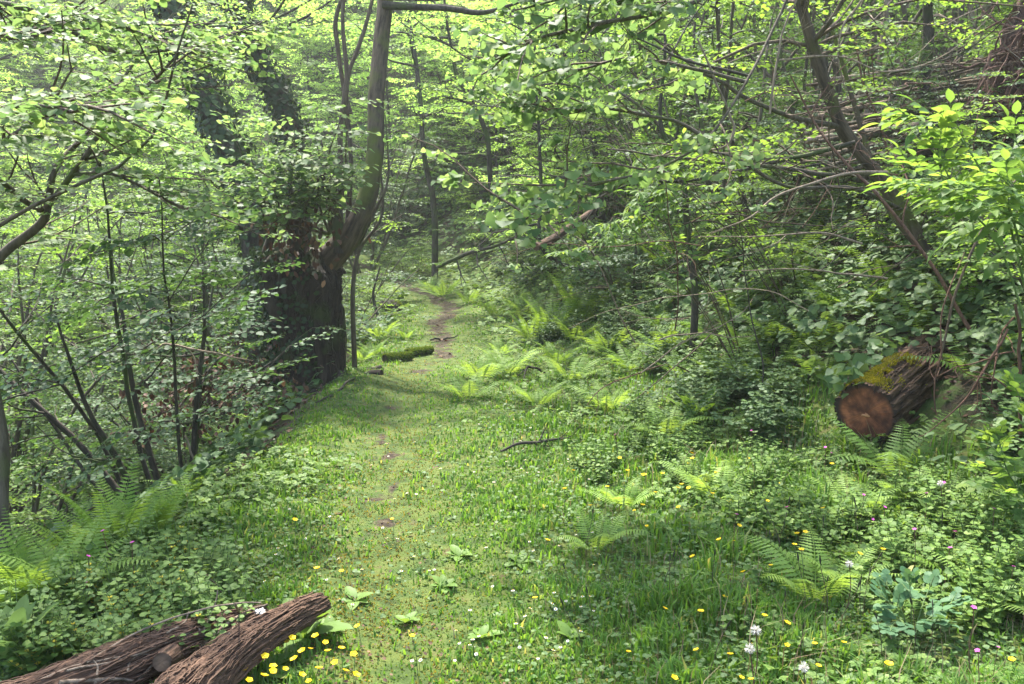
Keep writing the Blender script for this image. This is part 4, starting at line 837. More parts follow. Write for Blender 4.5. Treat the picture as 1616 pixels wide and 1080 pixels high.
def fore_log():
    g = lambda u, v, dz=0: np.array(G(u, v)) + [0, 0, dz]
    B = on(-1.05, 2.75); root = thing('fallen_log', 'forked fallen log with ropy brown bark lying in the buttercups', 'log', B); Bn = np.array(B)
    # right, longer prong ends at (520, 940); left prong ends at (415, 955)
    pr = smoothline([np.array(P(*p)) - Bn for p in [(507, 953, 3.28), (455, 978, 3.1), (385, 1022, 2.88), (320, 1078, 2.68), (240, 1150, 2.45), (120, 1230, 2.2)]], 170)
    mb = MB(); fn1 = ridged(0, .16, 1.2, 18, 4, 31, .09); tube(mb, pr, [.040, .050, .060, .074, .09, .11, .12], 180, cap=True, disp=fn1); gr1 = tube.grid; tk = mb.obj('trunk', BARK_LOG, root)
    p2 = smoothline([np.array(P(*p)) - Bn for p in [(416, 966, 3.32), (335, 1000, 3.12), (235, 1036, 2.92), (130, 1084, 2.7), (-20, 1150, 2.5), (-160, 1220, 2.3)]], 170)
    mb = MB(); tube(mb, p2, [.03, .055, .072, .08, .086, .09, .10, .10], 180, cap=True, disp=ridged(0, .16, .8, 20, 5, 41, .08)); fg = tube.grid; fk = mb.obj('fork', BARK_LOG, root); fibres(fg, 420, 6, BARK_LOG, root, (10, 60), .0026, .0035)
    gr2 = None
    fibres(gr1, 420, 5, BARK_LOG, root, (10, 60), .0026, .0035)
    # branch stub
    c = np.array(P(262, 1040, 2.84)) - Bn; d = nrm(np.array([.12, -.9, .28])); mb = MB(); pts = np.array([c - d * .08, c, c + d * .055]); pts = smoothline(pts, 14)
    tube(mb, pts, [.04, .033, .031], 40, cap=False, disp=ridged(0, .08, 0, 6, 2, 3, .03)); st = mb.obj('branch_stub', BARK_LOG, root)
    mb = MB(); A = nrm(np.cross(d, [0, 0, 1.])); cutface(mb, pts[-1] - d * .002, d, .031, lambda s, th: 1 + 0 * th, 0, A, np.cross(d, A), 4, 32); mb.obj('sawn_end', plain('stub_wood', (.14, .085, .05), .9, .3), st)
    from mathutils.bvhtree import BVHTree
    bvs = []
    for ob in (tk, fk):
        co = np.zeros(len(ob.data.vertices) * 3, np.float32); ob.data.vertices.foreach_get('co', co); co = co.reshape(-1, 3)
        bvs.append(BVHTree.FromPolygons([tuple(c) for c in co.tolist()], [tuple(p.vertices) for p in ob.data.polygons]))
    org = Vector((0, 0, CAM_Z)) - Vector(B)
    def surf(uvs):
        out = []; last = 2.9
        for u, v, _ in uvs:
            dv = (P(u, v, 3.0) - Vector((0, 0, CAM_Z))).normalized(); best = None
            for bv in bvs:
                h = bv.ray_cast(org, dv)
                if h[0] is not None and (best is None or h[3] < best): best = h[3]
            if best is not None: last = best
            out.append(np.array(org + dv * (last - .004)))
        out = np.array(out); k = np.ones(5) / 5; pad = np.vstack([out[:1]] * 2 + [out] + [out[-1:]] * 2)
        return np.stack([np.convolve(pad[:, a], k, 'valid') for a in range(3)], -1)
    # dead ivy stems clinging to the bark
    vines = [[(130, 1050), (180, 1020), (235, 990), (300, 968), (370, 950), (418, 952)], [(60, 1075), (120, 1050), (200, 1035), (240, 1032)], [(300, 1035), (350, 990), (390, 965), (425, 953)], [(215, 1078), (240, 1050), (262, 1030), (300, 1010)],
             [(90, 1078), (160, 1072), (230, 1076)], [(150, 1080), (155, 1055), (145, 1040)], [(320, 1000), (335, 965), (345, 930)], [(260, 1000), (290, 985), (300, 965)], [(310, 990), (330, 1005), (350, 990), (345, 968)], [(100, 1060), (170, 1045), (240, 1025), (330, 985)],
             [(200, 1060), (210, 1040), (250, 1020)], [(370, 950), (380, 975), (360, 1000)]]
    for k, vv in enumerate(vines):
        mb = MB(); pts = surf(smoothline([(u, v, 0) for u, v in vv], 24)); thick = .008 if k in (2, 4) else .0045
        tube(mb, wob(smoothline(pts, 40), .006, 1.5, k), [thick, thick * .8, thick * .5], 7); mb.obj('dead_ivy_stem', TWIG_PALE, root)
    # pale fungus patch
    mb = MB(); c = surf([(409, 966, 0)])[0]; n = 90; q = np.random.default_rng(3); pp = c + q.normal(0, 1, (n, 3)) * [.012, .008, .004]; leafset(mb, pp, nrm(q.normal(0, 1, (n, 3)) * [1, 1, .2]), nrm(q.normal(0, .3, (n, 3)) + [0, -.4, 1]), .010, HEX, 1.3); mb.obj('lichen_patch', plain('lichen', (.75, .72, .66)), root)
fore_log()
# mossy logs lying beside the path under the pollard, mossy stone
for k, (u0, v0, u1, v1, y, r, lab) in enumerate([(607, 566, 640, 556, 11.2, .048, 'short mossy log with dark end facing the camera, nearer of two by the path'), (642, 557, 664, 545, 11.9, .042, 'short mossy log by the path, farther of the two'),
                                   (600, 500, 630, 492, 14.8, .15, 'mossy boulder left of the far path')]):
    a = G(u0, v0 + 6); a.z += r * .75; b = a + Vector((.26, .30, 0)) * (1 if k < 2 else 1.1); b.z = float(H(b.x, b.y)) + r * .7; root = thing('mossy_log' if k < 2 else 'mossy_boulder', lab, 'log' if k < 2 else 'boulder', a)
    mb = MB(); tube(mb, smoothline([(0, 0, 0), (b - a) / 2 + Vector((0, 0, .01)), b - a], 24), [r * .9, r, r * .95] if k < 2 else [r * .2, r * 1.1, r * 1.2, r * .9, r * .2], 28, disp=lambda s, th: 1 + .35 * (fbm(np.cos(th) * 3, np.sin(th) * 3, s * 4, 3, k) - .5)); mb.obj('body', BARK_DARK, root)
    n = 4000; q = np.random.default_rng(k); t = q.random(n); an = q.normal(0, .9, n); d = nrm(np.array(b - a)); sd_ = nrm(np.cross(d, [0, 0, 1.])); upv = np.cross(sd_, d); Nn = np.cos(an)[:, None] * upv + np.sin(an)[:, None] * sd_
    rr = r * (1 if k < 2 else np.sin(np.pi * np.clip(t, .05, .95)) ** .5)
    mm = MB(); leafset(mm, np.array(b - a)[None] * t[:, None] + Nn * (rr * q.uniform(.95, 1.12, n))[:, None] if k < 2 else np.array(b - a)[None] * t[:, None] + Nn * (rr * q.uniform(.95, 1.12, n))[:, None], nrm(Nn + q.normal(0, .6, (n, 3))), nrm(q.normal(0, 1, (n, 3))), q.uniform(.01, .022, n), HEX, .6); mm.obj('moss', MOSSB, root)
# dark fallen branch over the far right edge of the path, broken log butt above it
def stick(pp, rr, mat, label, name='fallen_branch', cat='branch', seed=0, amp=.03, forks=0, group=None, side=8):
    B = np.array(pp[0]); root = thing(name, label, cat, tuple(B), group); L = wob(smoothline([np.array(p) - B for p in pp], 40), amp, 1, seed); q = np.random.default_rng(seed)
    mb = MB(); tube(mb, L, rr, side, disp=lambda s, th: 1 + .15 * (fbm(np.cos(th) * 2, np.sin(th) * 2, s * 14, 2) - .5)); mb.obj('stem', mat, root)
    for k in range(forks):
        j = int(q.integers(8, 36)); d = nrm(L[j + 1] - L[j]); v = nrm(np.cross(d, q.normal(0, 1, 3))); ll = q.uniform(.15, .45) * np.linalg.norm(L[-1] - L[0])
        mb = MB(); r0 = np.interp(j / 40, np.linspace(0, 1, len(rr)), rr) * .6; tw = grow(q, L[j], d * .8 + v * .8, ll, 10, .16, 0); tube(mb, tw, [r0, r0 * .3], 6)
        tw2 = grow(q, tw[5], nrm(tw[6] - tw[5]) + q.normal(0, .5, 3), ll * .5, 6, .2, 0); tube(mb, tw2, [r0 * .5, r0 * .2], 5); mb.obj('side_twig', mat, root)
    return root
stick([P(690, 422, 15), P(720, 408, 14.6), P(745, 398, 14.2), P(780, 390, 13.6), P(850, 360, 13)], [.03, .035, .025, .012], BARK_DARK, 'dark dead branch propped above the right edge of the far path', seed=3, forks=5)
stick([P(846, 390, 9.4), P(880, 372, 9.8), P(940, 330, 10.4)], [.042, .044, .035], BARK_LOGR, 'brown broken log butt poking from the bank above the ferns', name='broken_log', cat='log', seed=4, amp=.01, side=16)
stick([P(604, 530, 13), P(590, 470, 13.1), P(600, 420, 13.2)], [.03, .02, .01], BARK_DARK, 'thin dead stick leaning beside the mossy logs', seed=5, forks=2)
stick([G(790, 720) + Vector((0, 0, .03)), G(840, 712) + Vector((0, 0, .05)), G(890, 700) + Vector((0, 0, .04))], [.008, .012, .006], BARK_DARK, 'small rotten branch lying in the sunlit grass', seed=6, forks=5)
stick([G(860, 592) + Vector((0, 0, .02)), G(835, 600) + Vector((0, 0, .12)), G(828, 606) + Vector((0, 0, .03))], [.01, .012, .006], BARK_DARK, 'little hooked dead branch above the sunlit verge', seed=7, forks=2)
stick([G(680, 541) + Vector((0, 0, .03)), G(700, 537) + Vector((0, 0, .03)), G(722, 535) + Vector((0, 0, .03))], [.012, .014, .008], BARK_DARK, 'dark stick lying across the worn path', seed=8)
stick([G(560, 600) + Vector((0, 0, .02)), G(530, 622) + Vector((0, 0, .02)), G(500, 640) + Vector((0, 0, .02))], [.012, .012, .006], BARK_DARK, 'thin root like stick below the pollard on the grass', seed=9)

# ---------------------------------------------------------------- bare twigs and arching canes on the right bank
canes = [
 ('pale crooked dead twig hanging in a hook left of the leaning trunk', [(1100, 60, 5.2), (1130, 130, 5.2), (1155, 180, 5.2), (1160, 205, 5.2), (1140, 235, 5.2), (1090, 240, 5.3), (1020, 250, 5.4)], [.006, .009, .01, .008, .004], TWIG_PALE, 3),
 ('long pale cane arching across the dark bank', [(1400, 272, 5.7), (1330, 275, 5.5), (1240, 300, 5.4), (1180, 340, 5.3), (1120, 365, 5.3)], [.011, .010, .007, .003], TWIG_PALE, 2),
 ('lowest pale cane stretching level over the ferns', [(1400, 440, 5.6), (1330, 430, 5.5), (1250, 425, 5.4), (1170, 430, 5.4)], [.009, .007, .005, .003], TWIG_PALE, 1),
 ('straight pale cane above the lowest one', [(1360, 385, 5.6), (1300, 370, 5.5), (1220, 374, 5.4), (1100, 376, 5.5)], [.009, .007, .005, .003], TWIG_PALE, 1),
 ('red brown cane crossing the leaning trunk', [(1530, 520, 5.2), (1470, 420, 5.4), (1400, 330, 5.6), (1330, 250, 5.8), (1280, 180, 6), (1250, 120, 6)], [.014, .012, .01, .006], TWIG_RED, 4),
 ('tan dead cane slanting behind the elder leaves', [(1485, 560, 4.9), (1520, 440, 4.9), (1560, 350, 4.9), (1600, 290, 4.9), (1640, 240, 4.9)], [.008, .009, .008, .006], TWIG_BROWN, 1),
 ('bare curved cane rising through the top leaves', [(1215, 180, 6), (1230, 60, 6), (1250, 10, 6), (1290, -60, 6)], [.009, .008, .006, .004], TWIG_PALE, 2),
 ('fine bare twig looping over the brushwood', [(1230, 95, 6.4), (1330, 90, 6.4), (1400, 112, 6.4), (1480, 90, 6.5), (1560, 30, 6.6)], [.008, .007, .005, .003], TWIG_PALE, 3),
 ('grey cane bending down from the upper right leaves', [(1360, 0, 6.2), (1330, 40, 6.2), (1325, 90, 6.2), (1340, 160, 6.3)], [.009, .008, .006, .004], TWIG_PALE, 2),
 ('dark curved cane under the hook shaped twig', [(1180, 120, 6.1), (1080, 95, 6), (1000, 60, 6), (930, 50, 6)], [.012, .01, .006, .004], BARK_DARK, 3),
 ('dark bough passing behind the elder sprays', [(1350, 225, 6.5), (1250, 250, 6.7), (1100, 285, 7), (1000, 290, 7.2), (900, 330, 7.4)], [.02, .018, .012, .006], BARK_DARK, 6),
 ('knotted red brown vine twisting up behind the stack', [(1420, 300, 7.6), (1390, 200, 7.6), (1360, 120, 7.7), (1345, 30, 7.8)], [.014, .012, .01, .006], TWIG_RED, 4),
 ('thin red twig standing before the mossy cut log', [(1478, 655, 4.75), (1477, 610, 4.75), (1485, 560, 4.75), (1490, 480, 4.8), (1520, 400, 4.9)], [.005, .005, .006, .005, .003], TWIG_RED, 2),
 ('branching red twig hanging beside the cut log', [(1590, 520, 4.7), (1568, 560, 4.65), (1545, 600, 4.6), (1520, 640, 4.6), (1475, 680, 4.6), (1448, 690, 4.6)], [.008, .007, .006, .004, .002], TWIG_RED, 6),
 ('level red twig pointing at the log bark', [(1600, 555, 4.7), (1560, 562, 4.65), (1520, 575, 4.6), (1485, 595, 4.55)], [.006, .005, .004, .002], TWIG_RED, 3),
 ('kinked thin twig hanging right of the log', [(1600, 500, 4.9), (1580, 530, 4.8), (1566, 580, 4.7), (1564, 640, 4.7), (1558, 680, 4.7)], [.007, .006, .004, .002], TWIG_RED, 3),
 ('upright brown stem at the right edge beside the leafy bush', [(1606, 780, 4.3), (1606, 640, 4.3), (1608, 540, 4.3), (1600, 480, 4.3)], [.012, .011, .01, .008], TWIG_RED, 2),
 ('sprawling bramble cane over the sunlit leaves', [(1110, 600, 7.2), (1060, 575, 7), (1000, 590, 6.8), (950, 610, 6.6), (930, 640, 6.5)], [.006, .006, .005, .003], TWIG_RED, 3),
 ('arching bramble cane left of the heart shaped leaves', [(1130, 520, 7), (1090, 560, 6.8), (1020, 620, 6.5), (980, 650, 6.4)], [.006, .006, .005, .003], TWIG_BROWN, 2),
 ('dead looping stem on the left slope by the hazel', [(240, 560, 5.6), (260, 545, 5.6), (300, 552, 5.6), (350, 560, 5.6), (400, 570, 5.7)], [.01, .01, .008, .003], TWIG_PALE, 2),
 ('pale bent stem lying under the hazel clump', [(292, 688, 5.6), (300, 720, 5.6), (320, 735, 5.6), (336, 737, 5.6)], [.007, .009, .007, .003], TWIG_PALE, 1),
 ('long pale twig rising over the fern clump', [(345, 965, 3.4), (350, 930, 3.4), (332, 905, 3.4), (310, 900, 3.45)], [.003, .003, .002, .001], TWIG_BROWN, 3)]
for k, (lab, px, rr, mat, fk) in enumerate(canes): stick([P(*p) for p in px], [r * .85 for r in rr], mat, lab, name='bare_cane', seed=100 + k, forks=fk, amp=.025, group='bare canes and twigs')
q = np.random.default_rng(8)
for k in range(96):
    u = q.uniform(860, 1616) if k < 46 else q.uniform(1180, 1616); v = q.uniform(60, 560) if k < 46 else q.uniform(20, 400); y = q.uniform(5.2, 8.5) + (560 - v) * .002; p0 = P(u, v, y)
    if p0.z < float(H(p0.x, p0.y)) + .15: continue
    d = np.array([q.uniform(-1, 1), q.uniform(-.4, .3), q.uniform(-.3, .9)]); L = grow(q, np.array(p0) - nrm(d) * .5, d, q.uniform(.7, 1.9), 7, .22, -.01); r0 = q.uniform(.003, .007)
    o = stick(list(L), [r0, r0 * .7, r0 * .35], [TWIG_PALE, TWIG_RED, TWIG_BROWN, BARK_DARK][k % 4], 'x', name='dead_twig', seed=300 + k, forks=int(q.integers(1, 5)), amp=.03, group='dead twigs tangled over the bank')
    auto(o, ['pale', 'red brown', 'dull brown', 'dark'][k % 4] + ' dead twig tangled over the bank')

# ---------------------------------------------------------------- brushwood stack of cut poles
q = np.random.default_rng(12)
for k in range(30):
    t = k / 30; u0, u1 = 1300 + q.uniform(-40, 60), 1570 + q.uniform(-60, 60); v1 = 90 + 130 * t + q.uniform(-8, 8); v0 = v1 + q.uniform(35, 75); y0 = 8.9 - .9 * t + q.uniform(-.3, .3); r0 = q.uniform(.012, .03)
    o = stick([P(u0, v0, y0), P((u0 + u1) / 2, (v0 + v1) / 2 + q.uniform(-6, 6), y0 + .2), P(u1, v1, y0 + .4)], [r0, r0, r0 * .7], [TWIG_PALE, TWIG_BROWN, BARK_HAZEL][k % 3], 'x', name='cut_pole', cat='pole', seed=500 + k, amp=.015, group='cut poles stacked on the bank', forks=1 if k % 4 == 0 else 0)
    o['label'] = ['pale grey', 'dull brown', 'mossy brown'][k % 3] + f' cut pole in the brushwood stack, {["top layer", "upper layer", "middle layer", "lower layer", "bottom layer"][int(t * 5)]}' + [', thinner', ', thicker'][int(r0 > .02)]
# coppice stems standing behind the stack
for k, (u, dx) in enumerate([(1500, 20), (1540, -30), (1370, 10), (1400, 40), (1330, -30), (1580, 10), (1430, -10), (1520, 50), (1290, 15), (1350, 60), (1480, 30)]):
    b = P(u, 130, 10.2 + .3 * (k % 4)); b = on(b.x, b.y); t = P(u + dx, -60, 10 + .3 * (k % 4)); o = stick([b, (b + t) / 2 + Vector((.05, 0, 0)), t], [.04, .035, .025], [BARK_HAZEL, TWIG_PALE][k % 2], 'x', name='coppice_stem', cat='stem', seed=600 + k, amp=.06, forks=3, group='coppice stems behind the brushwood')
    auto(o, ['mossy', 'pale'][k % 2] + ' upright coppice stem behind the stacked poles')
# upturned root plate
def root_plate():
    c = P(1610, 150, 8.4); root = thing('root_plate', 'red brown upturned root plate with dangling roots at the right edge', 'tree stump', c); q = np.random.default_rng(9)
    mb = MB(); pts = smoothline([(0, .25, -1.4), (0, .1, -.6), (0, 0, 0), (.05, 0, .6), (.15, 0, 1.1)], 60); tube(mb, pts, [.42, .36, .28, .2, .08], 60, disp=lambda s, th: 1 + .7 * (fbm(np.cos(th) * 2, np.sin(th) * 2, s * 4, 4, 2) - .5) + .35 * (fbm(np.cos(th) * 8, np.sin(th) * 8, s * 14, 3, 7) - .5)); mb.obj('soil_mass', barkmat('root_soil', (.018, .009, .007), (.09, .045, .03), None, 0, 12, .6, .9), root)
    for k in range(80):
        p = np.array([q.uniform(-.35, .3), q.uniform(-.35, -.1), q.uniform(-1.0, .9)]); d = np.array([q.uniform(-1, .4), q.uniform(-.8, 0), q.uniform(-.8, .5)]); L = grow(q, p, d, q.uniform(.4, 1.1), 12, .25, -.04); mb = MB(); r0 = q.uniform(.005, .02); tube(mb, L, [r0, r0 * .3], 7); mb.obj('root', TWIG_RED, root)
root_plate()

# ---------------------------------------------------------------- ferns
PINNA = serr(9, .22, .30, .0, .155, .012, .16)
def frond_mesh(seed, L=.7, n=26, wmax=.12, arch=.9, lobes=7, mat=FERN, start=.14):
    q = np.random.default_rng(seed); t = np.linspace(0, 1, 30); el = rad(78) - arch * t ** 1.3 * 1.35; dx = np.cos(el); dz = np.sin(el)
    x = np.concatenate([[0], np.cumsum((dx[1:] + dx[:-1]) / 2)]) * L / 29; z = np.concatenate([[0], np.cumsum((dz[1:] + dz[:-1]) / 2)]) * L / 29; bend = .04 * q.normal() * t ** 2
    C = np.stack([x, bend, z], -1); mb = MB(); tube(mb, C[::2], [.0035, .0015, .0008], 4, 0, False)
    Pp, Dd, Nn, Ll = [], [], [], []
    for i in range(n):
        s = start + (1 - start) * (i + .5) / n; f = s * 28.99; k = int(f); c = C[k] + (C[k + 1] - C[k]) * (f - k); d = nrm(C[k + 1] - C[k]); side = np.array([0, 1., 0]); up = np.cross(d, side) * -1; up = up if up[2] > 0 else -up
        u = (s - start) / (1 - start); wl = wmax * (min(1, .45 + u * 2.2) * (1 - u) ** .75 * 1.15 + .02)
        for sg in (-1, 1):
            pd = nrm(side * sg + d * (.25 + .35 * u) + up * -.12); m = max(3, int(lobes * wl / wmax + 1))
            Pp.append(c); Dd.append(pd + up * q.normal(-.05, .06)); Nn.append(up + q.normal(0, .10, 3)); Ll.append(wl)
    leafset(mb, Pp, nrm(np.array(Dd)), nrm(np.array(Nn)), Ll, PINNA, 1.0 * (L / n) / (wmax * .20))
    return mb.mesh('frond', mat)
def fern_proto(name, seed, L, n, incl, mat, wmax=.12, arch=.9, npn=26):
    q = np.random.default_rng(seed); ms = [frond_mesh(seed * 10 + i, L, npn, wmax, arch * a, mat=mat) for i, a in enumerate((.75, 1.05, 1.35))]
    root = thing(name, 'x', 'fern')
    for k in range(n):
        o = bpy.data.objects.new('frond', ms[k % 3]); COL.objects.link(o); o.parent = root; a = k * 6.283 / n + q.uniform(-.25, .25); s = q.uniform(.72, 1.1); o.scale = (s, s, s)
        o.rotation_euler = (q.uniform(-.15, .15), rad(q.uniform(*incl)), a); o.location = (math.cos(a) * .03, math.sin(a) * .03, -.02)
    return root
FA = fern_proto('male_fern', 1, .74, 11, (4, 26), FERN, .125, .55, 22)
FB = fern_proto('male_fern', 2, .55, 9, (8, 36), FERN, .11, .75, 20)
FC = fern_proto('lady_fern', 3, .40, 7, (0, 34), FERN_PALE, .10, .9, 20)
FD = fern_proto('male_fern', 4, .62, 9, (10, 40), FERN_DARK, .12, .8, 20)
fu = set()
ferns = [(FA, (185, 868), .72), (FA, (245, 850), .55), (FA, (130, 880), .5), (FA, (50, 950), .62), (FB, (115, 940), .85), (FB, (10, 965), .7), (FB, (350, 712), .9), (FA, (420, 672), .62), (FB, (385, 700), .8), (FB, (465, 640), .7), (FB, (300, 790), .6), (FB, (590, 562), .6), (FB, (570, 570), .55), (FB, (640, 535), .5),
   (FB, (600, 535), .8), (FB, (560, 545), .8), (FA, (870, 530), 1.0), (FA, (920, 510), 1.1), (FA, (840, 540), .75), (FB, (790, 560), .6), (FB, (880, 575), .8), (FC, (1290, 945), 1.05), (FC, (1330, 925), .75), (FC, (940, 868), .8), (FC, (1130, 790), .9), (FC, (1105, 770), .8), (FC, (985, 800), .7), (FC, (1340, 815), .9),
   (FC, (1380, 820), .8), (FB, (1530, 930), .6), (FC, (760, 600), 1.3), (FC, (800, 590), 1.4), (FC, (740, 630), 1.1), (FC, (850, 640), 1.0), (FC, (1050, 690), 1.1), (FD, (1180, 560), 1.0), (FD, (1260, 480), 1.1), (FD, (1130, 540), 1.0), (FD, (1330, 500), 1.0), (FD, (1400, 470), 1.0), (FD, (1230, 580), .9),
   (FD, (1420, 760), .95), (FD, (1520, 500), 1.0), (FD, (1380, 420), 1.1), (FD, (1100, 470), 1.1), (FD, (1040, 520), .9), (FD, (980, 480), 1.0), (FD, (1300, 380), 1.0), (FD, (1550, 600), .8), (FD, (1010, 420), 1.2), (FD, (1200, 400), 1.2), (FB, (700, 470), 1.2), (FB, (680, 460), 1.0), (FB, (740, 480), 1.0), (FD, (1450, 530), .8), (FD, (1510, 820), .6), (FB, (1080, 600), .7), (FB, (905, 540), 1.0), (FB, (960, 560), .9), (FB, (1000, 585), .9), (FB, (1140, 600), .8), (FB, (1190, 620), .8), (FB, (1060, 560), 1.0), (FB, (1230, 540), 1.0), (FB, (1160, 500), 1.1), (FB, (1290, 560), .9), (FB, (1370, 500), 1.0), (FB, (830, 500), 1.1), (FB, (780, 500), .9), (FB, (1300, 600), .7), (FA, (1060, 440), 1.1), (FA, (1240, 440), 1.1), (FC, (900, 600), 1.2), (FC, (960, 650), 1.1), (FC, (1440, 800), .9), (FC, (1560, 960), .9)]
for k, (pr, (u, v), s) in enumerate(ferns):
    g = G(u, v); nn = slopeN(np.array([g.x]), np.array([g.y]))[0]
    o = place(pr, fu, g, k * 1.7, s, (-nn[1] * .3, nn[0] * .3)); o['category'] = 'fern'; o['group'] = 'ferns'
    auto(o, {FA: 'big fresh green shuttlecock fern', FB: 'fresh green fern', FC: 'small pale lacy fern', FD: 'dark green fern in shade'}[pr])
# strap leaved fern and dock
def rosette(name, label, cat, loc, n, L, wid, mat, seed, el=(35, 75), T=None, droop=.25):
    q = np.random.default_rng(seed); root = thing(name, label, cat, loc); T = T or serr(7, .5, .02, .12, wid, 0, droop)
    for k in range(n):
        a = k * 2.4 + q.uniform(-.3, .3); e = rad(q.uniform(*el)); d = np.array([math.cos(a) * math.cos(e), math.sin(a) * math.cos(e), math.sin(e)]); Nn = np.array([-math.cos(a) * math.sin(e), -math.sin(a) * math.sin(e), math.cos(e)])
        mb = MB(); leafset(mb, [(0, 0, 0)], [d], [Nn], [L * q.uniform(.7, 1.1)], T, 1); mb.obj('leaf', mat, root)
    return root
rosette('hart_tongue_fern', 'strap leaved fern with upright glossy fronds at the foot of the brambles', 'fern', G(1100, 668), 8, .34, .26, FERN, 1)
rosette('dock_plant', 'dock plant with long leaves right of the fallen log tip', 'plant', G(478, 1008), 6, .20, .5, LEAF_HERB, 2, (15, 60))
rosette('dock_plant', 'dock plant with flat leaves beside the buttercups at the log', 'plant', G(405, 1065), 5, .17, .5, LEAF_HERB, 3, (5, 45))
rosette('dock_plant', 'broad leaved plant at the bottom left corner', 'plant', G(20, 1050), 7, .24, .32, LEAF_NEAR, 4, (50, 80))
rosette('dock_plant', 'lone upright pointed leaf plant below the cut log', 'plant', G(1485, 835), 3, .20, .3, LEAF_NEAR, 5, (55, 80))
rosette('dock_plant', 'pale yellowed pointed leaf standing behind the rose seedling', 'plant', G(1423, 930), 1, .12, .45, plain('yellow_leaf', (.35, .33, .12), .6), 6, (75, 85))
for k, (u, v) in enumerate([(640, 985), (560, 950), (520, 1000), (725, 880), (820, 890), (1020, 700), (700, 930), (900, 1010), (1080, 900), (1160, 980), (330, 960), (280, 925), (1600, 980), (1560, 900), (1040, 840), (760, 1010)]):
    o = rosette('leafy_weed', 'x', 'plant', G(u, v), 7, .085, .55, LEAF_HERB, 20 + k, (10, 50)); o['group'] = 'leafy rosettes in the grass'; auto(o, 'leafy weed rosette in the short grass')
# ---------------------------------------------------------------- bramble and nettle like clumps on the bank foot, archangel at left
def herb_proto(name, seed, h, ns, leaf, L, T=OVAL, nl=1, wid=1.0, mat=None, pairs=7, flower=None):
    q = np.random.default_rng(seed); root = thing(name, 'x', 'plant'); ml, mw, mf = MB(), MB(), MB()
    for k in range(ns):
        a = q.uniform(0, 6.28); sp_ = q.uniform(.1, .75); st = grow(q, (q.uniform(-.06, .06), q.uniform(-.06, .06), -.03), (math.cos(a) * sp_, math.sin(a) * sp_, 1), h * q.uniform(.6, 1.1), 8, .09, -.03); tube(mw, st, [.003, .0015], 4, cap=False)
        for j in range(pairs):
            t = .2 + .8 * j / (pairs - 1); f = min(t * 8, 7.99); i = int(f); p = st[i] + (st[i + 1] - st[i]) * (f - i); b = j * 1.57 + q.uniform(-.2, .2)
            for s in (0, math.pi):
                d = (math.cos(b + s), math.sin(b + s), q.uniform(-.1, .35)); l = L * (1.1 - .5 * t) * q.uniform(.8, 1.15)
                if nl > 1: leaf_compound(ml, mw, q, p, d, l * 1.7, 2, T, wid, .2, .6)
                else: leafset(ml, [p + np.array(d) * .008], [d], [(q.normal(0, .2), q.normal(0, .2), 1)], [l], T, wid)
            if flower and .45 < t < .97:
                for s in range(4): aa = q.uniform(0, 6.28); leafset(mf, [p], [(math.cos(aa), math.sin(aa), .7)], [(0, 0, 1)], [.016], HEX, .9)
    mw.obj('stem', STEM_GREEN, root); ml.obj('leaves', leaf, root)
    if flower: mf.obj('blossoms', flower, root)
    return root
def petal(name, c, tw=.3): return leafmat(name, [(0, tuple(x * .85 for x in c)), (1, c)], trans=(1.1, 1.1, 1.0), tw=tw, rough=.4, objvar=.5)
YEL, WHI, PINK, PALEY = petal('petal_yellow', (.85, .60, .01)), petal('petal_white', (.8, .8, .78)), petal('petal_pink', (.62, .10, .45)), petal('petal_pale_yellow', (.62, .50, .05))
HB = herb_proto('bramble_clump', 1, .5, 9, LEAF_BRAMBLE, .055, OVAL, 3, 1.15, pairs=6)
HN = herb_proto('leafy_herb', 2, .26, 12, LEAF_HERB, .045, OVAL, 1, 1.0, pairs=6)
HY = herb_proto('yellow_archangel', 3, .26, 9, LEAF_HERB, .042, OVAL, 1, 1.1, pairs=6, flower=PALEY)
hu = set(); q = np.random.default_rng(31)
def scatter_px(pr, n, box, ph, grp, sc=(.7, 1.2), cond=lambda u, v: True, cat='plant'):
    k = 0
    while k < n:
        u, v = q.uniform(box[0], box[2]), q.uniform(box[1], box[3])
        if not cond(u, v): continue
        g = G(u, v); o = place(pr, hu, g, q.uniform(0, 6.28), q.uniform(*sc)); o['category'] = cat; o['group'] = grp; auto(o, ph); k += 1
footv = lambda u: np.interp(u, [700, 850, 950, 1100, 1250, 1350, 1616], [500, 590, 640, 680, 720, 760, 800])
scatter_px(HB, 55, (780, 380, 1616, 780), 'bramble clump with three part leaves', 'bramble clumps on the bank', (.5, .85), lambda u, v: footv(u) - 190 < v < footv(u) + 5 and not (1270 < u < 1600 and 560 < v < 790) and not (u < 980 and v > footv(u) - 50))
scatter_px(HN, 60, (900, 640, 1616, 1010), 'leafy green herb at the bank foot', 'leafy herbs in the meadow', (.55, 1.0), lambda u, v: footv(u) < v < footv(u) + 150 + (u > 1400) * 80)
scatter_px(HN, 34, (0, 840, 360, 1060), 'leafy green herb at the left verge', 'leafy herbs at the left verge', (.6, 1.0), lambda u, v: v > 1010 - u * .6)
scatter_px(HY, 20, (0, 890, 330, 1075), 'yellow archangel with whorled flowers', 'yellow flowering herbs at the left verge', (.6, .95), lambda u, v: v > 1000 - u * .4)

